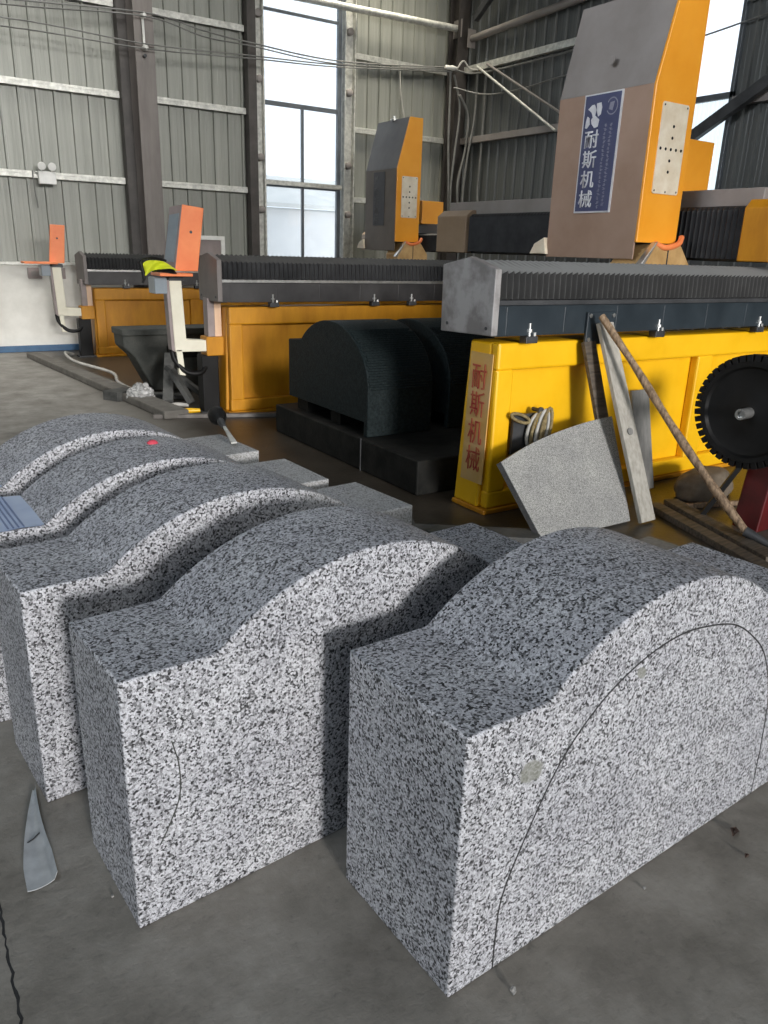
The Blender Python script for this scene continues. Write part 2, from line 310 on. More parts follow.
# ------------------------------------------------------------------ mesh helpers
class MB:
    def __init__(s): s.v = []; s.f = []
    def add(s, v, f):
        o = len(s.v); s.v += [tuple(p) for p in v]; s.f += [tuple(i + o for i in q) for q in f]; return s
    def box(s, x0, x1, y0, y1, z0, z1):
        return s.add([(x0, y0, z0), (x1, y0, z0), (x1, y1, z0), (x0, y1, z0), (x0, y0, z1), (x1, y0, z1), (x1, y1, z1), (x0, y1, z1)],
                     [(0, 3, 2, 1), (4, 5, 6, 7), (0, 1, 5, 4), (1, 2, 6, 5), (2, 3, 7, 6), (3, 0, 4, 7)])
    def prism(s, poly, ext):
        """poly: 3D points of one face, ext: extrusion vector"""
        n = len(poly); e = Vector(ext); P = [Vector(p) for p in poly]
        return s.add(P + [p + e for p in P], [tuple(range(n - 1, -1, -1)), tuple(range(n, 2 * n))] + [(i, (i + 1) % n, (i + 1) % n + n, i + n) for i in range(n)])
    def bar(s, a, b, w, h, up=(0, 0, 1)):
        a, b = Vector(a), Vector(b); d = (b - a).normalized(); u = Vector(up)
        sx = d.cross(u).normalized() * w / 2; sy = sx.cross(d).normalized() * h / 2
        return s.add([a - sx - sy, a + sx - sy, a + sx + sy, a - sx + sy, b - sx - sy, b + sx - sy, b + sx + sy, b - sx + sy],
                     [(0, 3, 2, 1), (4, 5, 6, 7), (0, 1, 5, 4), (1, 2, 6, 5), (2, 3, 7, 6), (3, 0, 4, 7)])
    def tube(s, pts, r, n=8):
        P = [Vector(p) for p in pts]; R = r if isinstance(r, (list, tuple)) else [r] * len(P)
        rings = []; u = None
        for i, p in enumerate(P):
            t = (P[min(i + 1, len(P) - 1)] - P[max(i - 1, 0)]).normalized()
            if u is None:
                u = t.orthogonal().normalized()
            else:
                u = (u - t * u.dot(t)); u = u.normalized() if u.length > 1e-6 else t.orthogonal().normalized()
            w = t.cross(u)
            rings.append([p + (u * math.cos(2 * math.pi * k / n) + w * math.sin(2 * math.pi * k / n)) * R[i] for k in range(n)])
        v = [q for rg in rings for q in rg]; f = []
        for i in range(len(P) - 1):
            for k in range(n):
                a = i * n + k; b = i * n + (k + 1) % n
                f.append((a, b, b + n, a + n))
        f.append(tuple(range(n - 1, -1, -1))); f.append(tuple(range((len(P) - 1) * n, len(P) * n)))
        return s.add(v, f)
    def lathe(s, c, axis, prof, n=32):
        """prof: (distance along axis, radius); closed where the radius is 0"""
        c = Vector(c); a = Vector(axis).normalized(); u = a.orthogonal().normalized(); w = a.cross(u)
        v = []; f = []
        for (h, r) in prof:
            for k in range(n):
                t = 2 * math.pi * k / n
                v.append(c + a * h + (u * math.cos(t) + w * math.sin(t)) * max(r, 1e-4))
        for i in range(len(prof) - 1):
            for k in range(n):
                p = i * n + k; q = i * n + (k + 1) % n
                f.append((p, q, q + n, p + n))
        f.append(tuple(range(n - 1, -1, -1))); f.append(tuple(range((len(prof) - 1) * n, len(prof) * n)))
        return s.add(v, f)
    def build(s, name, mat, parent=None, bevel=0, smooth=None, seg=2, loc=None):
        me = bpy.data.meshes.new(name); L = Vector(loc) if loc is not None else Vector((0, 0, 0))
        me.from_pydata([Vector(p) - L for p in s.v], [], s.f); me.update()
        bm = bmesh.new(); bm.from_mesh(me); bmesh.ops.recalc_face_normals(bm, faces=bm.faces); bm.to_mesh(me); bm.free()
        me.materials.append(M[mat] if isinstance(mat, str) else mat)
        if smooth:
            for p in me.polygons: p.use_smooth = True
            me.set_sharp_from_angle(angle=math.radians(smooth))
        o = bpy.data.objects.new(name, me); COL.objects.link(o)
        if loc is not None: o.location = L
        if parent:
            o.parent = parent
            if loc is None: o.location = -parent_origin(parent)
            else: o.location = L - parent_origin(parent)
        if bevel:
            b = o.modifiers.new('bevel', 'BEVEL'); b.width = bevel; b.segments = seg; b.limit_method = 'ANGLE'; b.angle_limit = math.radians(35)
        return o
def parent_origin(p):
    v = Vector((0, 0, 0))
    while p: v += p.location; p = p.parent
    return v
def empty(name, loc=(0, 0, 0)):
    o = bpy.data.objects.new(name, None); COL.objects.link(o); o.location = loc; o.empty_display_size = 0.1; return o
def tag(o, label, cat, group=None):
    o['label'] = label; o['category'] = cat
    if group: o['group'] = group
    return o
def struct(o, label=None):
    o['kind'] = 'structure'
    if label: o['label'] = label
    return o
def catmull(pts, n=8):
    P = [Vector(p) for p in pts]; P = [2 * P[0] - P[1]] + P + [2 * P[-1] - P[-2]]; out = []
    for i in range(1, len(P) - 2):
        for k in range(n):
            t = k / n
            out.append(0.5 * ((2 * P[i]) + (P[i + 1] - P[i - 1]) * t + (2 * P[i - 1] - 5 * P[i] + 4 * P[i + 1] - P[i + 2]) * t * t + (3 * P[i] - P[i - 1] - 3 * P[i + 1] + P[i + 2]) * t ** 3))
    out.append(P[-2]); return out
def glyph(ch, name, mat, size, origin, xdir, ydir, depth=0.002, parent=None, sx=1.0, bold=0.0):
    """one character as a thin solid, its lower left at origin"""
    cu = bpy.data.curves.new(name, 'FONT'); cu.body = ch; cu.size = 1; cu.extrude = 0; cu.offset = bold
    t = bpy.data.objects.new(name, cu); COL.objects.link(t)
    dg = bpy.context.evaluated_depsgraph_get(); dg.update()
    me = bpy.data.meshes.new_from_object(t.evaluated_get(dg)); bpy.data.objects.remove(t)
    vs = [v.co.copy() for v in me.vertices]
    x0, x1 = min(v.x for v in vs), max(v.x for v in vs); y0, y1 = min(v.y for v in vs), max(v.y for v in vs)
    X, Y = Vector(xdir), Vector(ydir); Z = X.cross(Y)
    bm = bmesh.new(); bm.from_mesh(me)
    for v in bm.verts:
        v.co = Vector(origin) + X * ((v.co.x - x0) / (x1 - x0) * size * sx) + Y * ((v.co.y - y0) / (y1 - y0) * size)
    g = bmesh.ops.extrude_face_region(bm, geom=list(bm.faces))
    for e in g['geom']:
        if isinstance(e, bmesh.types.BMVert): e.co += Z * depth
    bmesh.ops.recalc_face_normals(bm, faces=bm.faces)
    me2 = bpy.data.meshes.new(name); bm.to_mesh(me2); bm.free(); me2.materials.append(M[mat])
    o = bpy.data.objects.new(name, me2); COL.objects.link(o)
    if parent: o.parent = parent; o.location = -parent_origin(parent)
    return o

# ------------------------------------------------------------------ the shed
YB, XR, XL, ZR = 12.0, 9.2, -6.0, 7.0
struct(MB().box(XL - .3, XR + .3, YF - .3, YB + .3, -0.2, 0).build('floor', 'floor'))
struct(MB().box(XL - .3, XR + .3, YF - .3, YB + .3, ZR, ZR + .1).build('ceiling', 'roof'))
def ribbed(mb, u0, u1, z0, z1, put, pitch=.222, off=0.06):
    """ribbed sheet between u0 and u1: flat pans with a narrow standing rib and two faint stiffeners"""
    us = []
    k = math.floor((u0 - off) / pitch)
    while True:
        b = off + k * pitch; k += 1
        if b > u1: break
        for du, d in ((0, 0), (.010, .034), (.034, .034), (.042, 0), (.100, 0), (.106, .0018), (.122, .0018), (.128, 0), (.160, 0), (.165, .0018), (.180, .0018), (.185, 0)):
            u = b + du
            if u0 < u < u1: us.append((u, d))
    us = [(u0, 0)] + us + [(u1, 0)]
    v = []; f = []
    for (u, d) in us: v += [put(u, d, z0), put(u, d, z1)]
    for i in range(len(us) - 1): f.append((2 * i, 2 * i + 2, 2 * i + 3, 2 * i + 1))
    # outer skin so that the wall has thickness
    o = len(v)
    v += [put(u0, -.05, z0), put(u0, -.05, z1), put(u1, -.05, z0), put(u1, -.05, z1)]
    f.append((o, o + 1, o + 3, o + 2)); f.append((0, 1, o + 1, o)); f.append((2 * len(us) - 2, o + 2, o + 3, 2 * len(us) - 1))
    mb.add(v, f)
WX0, WX1, WZ0, WZ1 = 5.52, 6.88, 1.05, 5.9
put = lambda u, d, z: (u, YB - d, z)
mb = MB()
ribbed(mb, XL, WX0 - .02, 0, ZR, put); ribbed(mb, WX1 + .02, XR, 0, ZR, put)
ribbed(mb, WX0 - .02, WX1 + .02, 0, WZ0, put); ribbed(mb, WX0 - .02, WX1 + .02, WZ1, ZR, put)
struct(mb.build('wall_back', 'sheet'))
RY0, RY1, RZ0, RZ1 = 6.44, 7.75, 1.9, 5.6
putr = lambda u, d, z: (XR - d, u, z)
mb = MB()
ribbed(mb, YF, RY0, 0, ZR, putr); ribbed(mb, RY1, YB, 0, ZR, putr); ribbed(mb, RY0, RY1, 0, RZ0, putr); ribbed(mb, RY0, RY1, RZ1, ZR, putr)
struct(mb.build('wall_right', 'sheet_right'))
mb = MB(); SO = (-1.5, 3.5, 3.0)
mb.box(XL - .1, XL, YF, SO[0], 0, ZR); mb.box(XL - .1, XL, SO[1], YB, 0, ZR); mb.box(XL - .1, XL, SO[0], SO[1], SO[2], ZR)
struct(mb.build('wall_left', 'sheet'))
mb = MB()
mb.box(XL, DOOR[0], YF - .1, YF, 0, ZR); mb.box(DOOR[1], XR, YF - .1, YF, 0, ZR); mb.box(DOOR[0], DOOR[1], YF - .1, YF, DOOR[2], ZR)
struct(mb.build('wall_front', 'sheet'))
struct(MB().box(-60, 60, -60, 60, -0.45, -0.25).build('yard_ground', 'ground'))
# low white wall with ledge and blue skirting
struct(MB().box(XL, XR - .03, YB - .10, YB - .03, 0, 1.16).build('trim_1', 'white_wall'), 'whitewashed low wall below the steel sheets')
struct(MB().box(XL, XR - .03, YB - .13, YB - .03, 1.16, 1.205).build('trim_2', 'galv', bevel=.006), 'pale ledge on top of the low white wall')
struct(MB().box(XL, XR - .03, YB - .15, YB - .10, 0, 0.085).build('baseboard_back', 'blue_paint', bevel=.008), 'blue skirting along the foot of the white wall')

# wall girts (galvanised channels)
def girt(name, x0, x1, z):
    mb = MB(); y0, y1 = YB - .105, YB - .03
    mb.box(x0, x1, y0, y1, z - .006, z + .03)
    mb.box(x0, x1, y0, y0 + .012, z - .055, z - .006)
    return struct(mb.build(name, 'galv', bevel=.003))
n = 3
for z in (2.33, 3.42, 4.50):
    for (x0, x1) in ((XL, 3.355), (3.78, 5.215)):
        girt('trim_%d' % n, x0, x1, z); n += 1
for z in (2.30, 3.36, 4.42):
    girt('trim_%d' % n, 7.12, 8.95, z); n += 1
for z in (3.33, 4.42, 2.2):
    for (y0, y1) in ((7.8, 11.75), (YF, 6.40)):
        mb = MB(); mb.box(XR - .12, XR - .03, y0, y1, z - .05, z + .05)
        struct(mb.build('trim_%d' % n, 'galv' if z > 4 else 'grey_paint', bevel=.004)); n += 1
# steel columns
def column(name, cx, y0, y1, w, mat='column'):
    mb = MB(); mb.box(cx - w / 2, cx + w / 2, y0, y0 + .018, 0, ZR); mb.box(cx - w / 2, cx + w / 2, y1 - .018, y1, 0, ZR)
    mb.box(cx - .012, cx + .012, y0 + .018, y1 - .018, 0, ZR)
    return struct(mb.build(name, mat, bevel=.002))
column('trim_%d' % n, 3.62, 11.5, 11.86, .26); n += 1
mb = MB(); mb.box(8.92, 9.14, 11.62, 11.64, 0, ZR); mb.box(8.92, 9.14, 11.86, 11.88, 0, ZR); mb.box(9.0, 9.03, 11.64, 11.86, 0, ZR)
struct(mb.build('trim_%d' % n, 'corner_steel'), 'dark steel column in the shed corner'); n += 1
for (x0, x1) in ((3.36, 3.49), (5.22, 5.355)):  # dark strips added for the shade beside column and window post
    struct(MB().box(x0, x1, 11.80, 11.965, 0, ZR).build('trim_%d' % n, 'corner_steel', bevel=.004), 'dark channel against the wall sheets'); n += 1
# window in the back wall
w = struct(MB().box(WX0, WX1, YB - .05, YB - .01, 3.55, 3.615).box(WX0, WX1, YB - .05, YB - .01, 2.40, 2.50)
       .box(WX0, WX1, YB - .05, YB - .01, 4.80, 4.84).box(WX0, WX0 + .03, YB - .05, YB - .01, WZ0, WZ1)
       .box(WX1 - .07, WX1, YB - .07, YB - .01, WZ0, WZ1).box(6.17, 6.215, YB - .05, YB - .01, WZ0, 3.55)
       .box(WX0, WX1, YB - .05, YB - .01, WZ0, WZ0 + .05).box(WX0, WX1, YB - .05, YB - .01, WZ1 - .04, WZ1).build('window_1', 'alu_dark', bevel=.004))
for (x0, x1, z0, z1) in ((WX0 + .03, 6.17, WZ0 + .05, 2.40), (6.215, WX1 - .07, WZ0 + .05, 2.40), (WX0 + .03, 6.17, 2.50, 3.55), (6.215, WX1 - .07, 2.50, 3.55), (WX0 + .03, WX1 - .07, 3.615, 4.80), (WX0 + .03, WX1 - .07, 4.84, WZ1 - .04)):
    MB().box(x0, x1, YB - .032, YB - .028, z0, z1).build('pane', 'pane', w)
mb = MB(); mb.box(6.16, 6.172, YB - .065, YB - .05, 3.0, 3.06); mb.box(6.16, 6.172, YB - .065, YB - .05, 1.75, 1.81); mb.build('latch', 'alu_dark', w)
mb = MB(); mb.box(WX0, WX1, YB - .12, YB - .05, 2.425, 2.49); mb.build('sill', 'galv', w, bevel=.004)
for (x0, x1) in ((5.36, 5.51), (6.90, 7.10)):
    mb = MB()
    mb.box(x0, x0 + .022, YB - .14, YB - .03, 0, ZR); mb.box(x1 - .022, x1, YB - .14, YB - .03, 0, ZR); mb.box(x0 + .022, x1 - .022, YB - .06, YB - .03, 0, ZR)
    o = struct(mb.build('trim_%d' % n, 'galv')); n += 1
    for z in (2.05, 2.8, 3.87, 4.72):
        MB().lathe(((x0 + x1) / 2, YB - .145, z), (0, 1, 0), [(0, .035), (.012, .055), (.09, .055)], 12).build('joint_plate', 'grey_paint', o, smooth=40)
area('window_daylight', ((WX0 + WX1) / 2, YB + .08, (WZ0 + WZ1) / 2), (0, -1, 0), WX1 - WX0, WZ1 - WZ0, 10, (1, 1, 1), True)
# window in the right wall: translucent sheet
w = struct(MB().box(XR - .05, XR + .01, RY0, RY1, 3.38, 3.45).box(XR - .05, XR + .01, RY0, RY0 + .05, RZ0, RZ1).box(XR - .05, XR + .01, RY1 - .05, RY1, RZ0, RZ1)
       .box(XR - .05, XR + .01, RY0, RY1, RZ0, RZ0 + .05).box(XR - .05, XR + .01, RY0, RY1, 4.55, 4.60).build('window_2', 'alu_dark', bevel=.004))
MB().box(XR, XR + .006, RY0 + .05, RY1 - .05, 3.45, 4.55).build('pane', 'pane', w)
MB().box(XR, XR + .006, RY0 + .05, RY1 - .05, 4.6, RZ1).build('pane', 'pane', w)
mb = MB(); v = []; f = []; k = 0; y = RY0 + .05
while y < RY1 - .05:
    v += [(XR - .012 if k % 2 else XR + .012, y, RZ0 + .05), (XR - .012 if k % 2 else XR + .012, y, 3.38)]; y += .03; k += 1
for i in range(k - 1): f.append((2 * i, 2 * i + 2, 2 * i + 3, 2 * i + 1))
mb.add(v, f); mb.build('corrugated_sheet', 'translucent', w)
area('window_daylight', (XR + .08, (RY0 + RY1) / 2, (RZ0 + RZ1) / 2), (-1, 0, 0), RY1 - RY0, RZ1 - RZ0, 10, (1, 1, 1), True)
# buildings beyond the window, seen pale through the dusty glass
o = empty('yard_building', (12.5, 23, 0)); tag(o, 'pale low building beyond the tall window', 'building')
MB().box(8.6, 15.5, 22, 26, -.25, 2.6).build('wall', 'render_pale', o)
MB().prism([(8.4, 21.7, 2.6), (15.7, 21.7, 2.6), (15.7, 24, 3.5), (8.4, 24, 3.5)], (0, 0, .12)).build('roof', 'ground', o)

# ------------------------------------------------------------------ granite blocks
BL, SH = 1.31, 0.648
def profile(length=BL, top=.81, sh=SH, rad=.66, fil=.03, n=40):
    """outline of the curved block from lower left round the top to lower right: flat shoulder, concave fillet, arch"""
    cx = length / 2; zc = top - rad
    dz_ = sh + fil - zc; dx = math.sqrt((rad + fil) ** 2 - dz_ ** 2)
    k = rad / (rad + fil)
    t0 = math.atan2(dz_, -dx); fx, fz = cx - dx, sh + fil
    left = []
    a1 = math.atan2(zc + dz_ * k - fz, cx - dx * k - fx)
    for i in range(7):
        t = -math.pi / 2 + (a1 + math.pi / 2) * i / 6
        left.append((fx + fil * math.cos(t), fz + fil * math.sin(t)))
    p = [(0, 0), (0, sh)] + left
    for i in range(1, n):
        t = t0 + ((math.pi - t0) - t0) * i / n
        p.append((cx + rad * math.cos(t), zc + rad * math.sin(t)))
    p += [(length - x, z) for x, z in reversed(left)]
    return p + [(length, sh), (length, 0)]
def curved_block(x, y, ang, depth, mat, label):
    """x, y: lower left corner of the front face"""
    P = profile(); mb = MB()
    mb.prism([(px, 0, pz) for px, pz in P], (0, depth, 0))
    o = mb.build('granite_block', mat, None, bevel=.005, smooth=28, seg=2)
    o.location = (x, y, 0); o.rotation_euler = (0, 0, ang)
    return tag(o, label, 'granite block', 'curved granite blocks in a row')
b1 = curved_block(.813, .915, math.atan(.045), .40, 'granite_front', 'nearest granite block, with a thin arched groove cut in its bright front')
b2 = curved_block(.313, 1.427, math.atan(.075), .335, 'granite', 'second granite block, half in shadow behind the block with the arched groove')
b3 = curved_block(.218, 1.982, math.atan(.09), .345, 'granite_dusty', 'third granite block from the front, its near corner beside the bent metal strip')
b4 = curved_block(.155, 2.464, math.atan(.045),   .36, 'granite_dusty', 'granite block with pale blue film on its left shoulder and a red scrap')
b5 = curved_block(.10, 2.940, math.atan(.085), .375, 'granite_dusty', 'rearmost granite block, a round brush lying on its right shoulder')
b4.scale = (.965, 1, 1); b5.scale = (.965, 1, 1)
# arched groove and faint curve scratched in the faces (thin dark insets)
def ribbon(pts, w, name, mat, parent):
    mb = MB(); v = []
    for i, p in enumerate(pts):
        a = Vector(pts[max(i - 1, 0)]); b = Vector(pts[min(i + 1, len(pts) - 1)]); t = (b - a).normalized()
        nrm = Vector((-t.y, t.x)) * w / 2
        v += [(p[0] + nrm.x, -.0008, p[1] + nrm.y), (p[0] - nrm.x, -.0008, p[1] - nrm.y), (p[0] - nrm.x, .001, p[1] - nrm.y), (p[0] + nrm.x, .001, p[1] + nrm.y)]
    f = []
    for i in range(len(pts) - 1):
        for k in range(4): f.append((4 * i + k, 4 * i + (k + 1) % 4, 4 * i + 4 + (k + 1) % 4, 4 * i + 4 + k))
    mb.add(v, f)
    me = bpy.data.meshes.new(name); me.from_pydata(mb.v, [], mb.f); me.materials.append(M[mat])
    o = bpy.data.objects.new(name, me); COL.objects.link(o); o.parent = parent; return o
arch = catmull([(.128, .002, 0), (.128, .10, 0), (.135, .194, 0), (.177, .303, 0), (.272, .478, 0), (.382, .587, 0), (.50, .648, 0), (.62, .677, 0), (.73, .676, 0), (.885, .643, 0), (1.0, .575, 0), (1.083, .495, 0), (1.15, .36, 0), (1.175, .20, 0), (1.18, .002, 0)], 8)
g = ribbon([(p.x, p.y) for p in arch], .0042, 'arched_groove', 'cut', b1); g['label'] = 'thin dark arched groove in the front face'
g = ribbon([(p.x, p.y) for p in catmull([(.105, .47, 0), (.118, .40, 0), (.115, .32, 0), (.085, .25, 0), (.062, .21, 0)], 6)], .003, 'scratch', 'grey_stone', b2)
g['label'] = 'faint curved scratch near the left edge'

# added blue sheets: sky reflection on the rear blocks' left shoulders
def sky_sheen(parent_b, x0, x1, y0, y1, label):
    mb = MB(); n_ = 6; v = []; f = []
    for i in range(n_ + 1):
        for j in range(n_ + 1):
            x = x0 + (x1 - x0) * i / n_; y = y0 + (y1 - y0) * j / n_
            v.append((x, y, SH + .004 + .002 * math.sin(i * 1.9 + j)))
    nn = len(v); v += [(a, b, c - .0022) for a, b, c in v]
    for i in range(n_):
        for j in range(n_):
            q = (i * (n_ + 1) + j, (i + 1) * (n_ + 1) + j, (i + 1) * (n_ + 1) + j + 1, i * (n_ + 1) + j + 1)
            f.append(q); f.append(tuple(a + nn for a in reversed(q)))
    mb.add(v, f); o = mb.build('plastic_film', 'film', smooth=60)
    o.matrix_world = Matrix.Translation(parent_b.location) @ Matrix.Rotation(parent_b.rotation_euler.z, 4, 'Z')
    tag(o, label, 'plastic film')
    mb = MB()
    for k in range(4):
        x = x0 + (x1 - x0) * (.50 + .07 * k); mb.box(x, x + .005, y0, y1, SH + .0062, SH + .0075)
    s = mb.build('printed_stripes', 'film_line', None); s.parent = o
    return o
sky_sheen(b4, .0, .215, .004, .356, 'pale blue striped film on the shoulder of the fourth granite block')
sky_sheen(b5, .02, .24, .004, .31, 'sliver of blue film on the rearmost granite block')
# red scrap on the fourth block
mb = MB(); mb.lathe((0, 0, 0), (0, 0, 1), [(0, .018), (.006, .024), (.014, .016), (.018, .006)], 9)
o = mb.build('red_scrap', 'red_scrap', smooth=60); o.location = (.80, 2.735, .805); o.rotation_euler = (.2, .1, .3); o.scale = (1.0, .7, 1)
tag(o, 'small crimson scrap lying on top of the fourth granite block', 'scrap')
# round brush on the right shoulder of the rear block
o = empty('round_brush', (1.36, 3.42, .65)); tag(o, 'dark round-headed brush with a pale tip on the rearmost granite shoulder', 'brush')
A, B = Vector((1.345, 3.50, .72)), Vector((1.285, 3.15, .665))
d = (B - A).normalized()
MB().lathe(A, d, [(-.05, .012), (-.04, .03), (-.02, .042), (.02, .042), (.05, .030), (.07, .020)], 20).build('head', 'black', o, smooth=50)
MB().lathe(A + d * .07, d, [(0, .016), (.03, .019), (.06, .014), (.09, .011)], 14).build('collar', 'dark_steel', o, smooth=40)
MB().prism([A + d * .15 + Vector((-.006, 0, 0)), A + d * .15 + Vector((.006, 0, 0)), B + Vector((.014, 0, 0)), B + Vector((-.014, 0, 0))], (0, 0, .006)).build('tip', 'galv', o)

# ------------------------------------------------------------------ floor bits in front
mb = MB(); prof = []
top, bot = Vector((.196, 2.055, 0)), Vector((.150, 1.672, 0)); nseg = 14; v = []; f = []
for i in range(nseg + 1):
    t = i / nseg; c = top.lerp(bot, t); wdt = .005 + .031 * min(1, t * 1.25)
    c.x -= .010 * math.sin(math.pi * t)
    for k in range(9):
        u = -1 + k / 4
        v.append((c.x + u * wdt, c.y + .006 * u, .004 + .008 * (u * u) + (.016 if k == 8 else 0)))
    # underside
nn = len(v); v += [(a, b, c - .003) for a, b, c in v]
for i in range(nseg):
    for k in range(8):
        q = (i * 9 + k, i * 9 + k + 1, (i + 1) * 9 + k + 1, (i + 1) * 9 + k); f.append(q); f.append(tuple(a + nn for a in reversed(q)))
for k in range(8): f.append((nseg * 9 + k, nseg * 9 + k + 1, nseg * 9 + k + 1 + nn, nseg * 9 + k + nn))
for i in range(nseg):
    f.append((i * 9, (i + 1) * 9, (i + 1) * 9 + nn, i * 9 + nn)); f.append((i * 9 + 8, i * 9 + 8 + nn, (i + 1) * 9 + 8 + nn, (i + 1) * 9 + 8))
mb.add(v, f); o = mb.build('metal_strip', 'alu', smooth=50)
tag(o, 'bent pale metal strip lying on the floor by the third block', 'metal strip')
mb = MB(); mb.tube([(-.02, -.012, .011), (0, 0, .010), (.018, .014, .011)], .002, 5)
s = mb.build('smudge', 'dark_steel', None); s.parent = o; s.location = (.158, 1.85, -.004)
# crack in the slab
pts = []
for i in range(26):
    t = i / 25; pts.append(Vector((.053 - .011 * t + random.uniform(-.0035, .0035), 1.68 - .43 * t, 0)))
mb = MB(); v = []
for p in pts:
    w_ = random.uniform(.0015, .0045); v += [(p.x - w_, p.y, .0006), (p.x + w_, p.y, .0006)]
mb.add(v, [(2 * i, 2 * i + 2, 2 * i + 3, 2 * i + 1) for i in range(len(pts) - 1)])
struct(mb.build('trim_%d' % n, 'cut'), 'jagged crack across the concrete floor'); n += 1
def chip(name, x, y, r, mat, label, cat='stone chip', group=None, flat=.6):
    bm = bmesh.new(); bmesh.ops.create_icosphere(bm, subdivisions=2, radius=1)
    sd_ = random.random() * 50
    for vv in bm.verts:
        k = .75 + .5 * mnoise.noise(vv.co * 1.3 + Vector((sd_, 0, 0))); vv.co *= k; vv.co.z *= flat
    lo = min(vv.co.z for vv in bm.verts)
    for vv in bm.verts: vv.co = Vector((vv.co.x * r, vv.co.y * r * .75, (vv.co.z - lo) * r))
    me = bpy.data.meshes.new(name); bm.to_mesh(me); bm.free(); me.materials.append(M[mat])
    o = bpy.data.objects.new(name, me); COL.objects.link(o); o.location = (x, y, 0); o.rotation_euler = (0, 0, random.random() * 6)
    return tag(o, label, cat, group)
chip('stone_chip', .942, .853, .012, 'grit', 'pale stone chip on the floor below the nearest block corner')
chip('stone_chip', 1.76, .965, .012, 'porcelain', 'whitest stone chip, against the base of the nearest block near the right edge', flat=.4)
chip('stone_chip', 1.42, .895, .007, 'grit', 'tiny chip on the floor midway along the base of the nearest block')
chip('stone_chip', .64, 1.47, .012, 'grit', 'small chip at the foot of the second granite block', flat=.4)
chip('stone_chip', .285, 1.555, .006, 'grit', 'tiny chip on the floor between the metal strip and the second block')
# dead leaves
for (x, y, L_, r, lab) in ((1.80, .895, .040, .4, 'larger curled dry leaf on the floor by the right edge'), (1.745, .823, .018, .2, 'smaller dry leaf on the floor below the larger one')):
    v = []; f = []
    for i in range(9):
        t = i / 8; w_ = L_ * .3 * math.sin(math.pi * min(.97, max(.03, t)))
        for k in (-1, 0, 1): v.append(((t - .5) * L_, k * w_, .003 + .010 * abs(k) * math.sin(math.pi * t) + .004 * math.sin(t * 7)))
    m_ = len(v); v += [(a, b, c - .0012) for a, b, c in v]
    for i in range(8):
        for k in range(2):
            q = (3 * i + k, 3 * i + 3 + k, 3 * i + 4 + k, 3 * i + 1 + k); f.append(q); f.append(tuple(a + m_ for a in reversed(q)))
    o = MB().add(v, f).build('dry_leaf', 'leaf', smooth=60); o.location = (x, y, 0); o.rotation_euler = (0, 0, r); tag(o, lab, 'leaf')

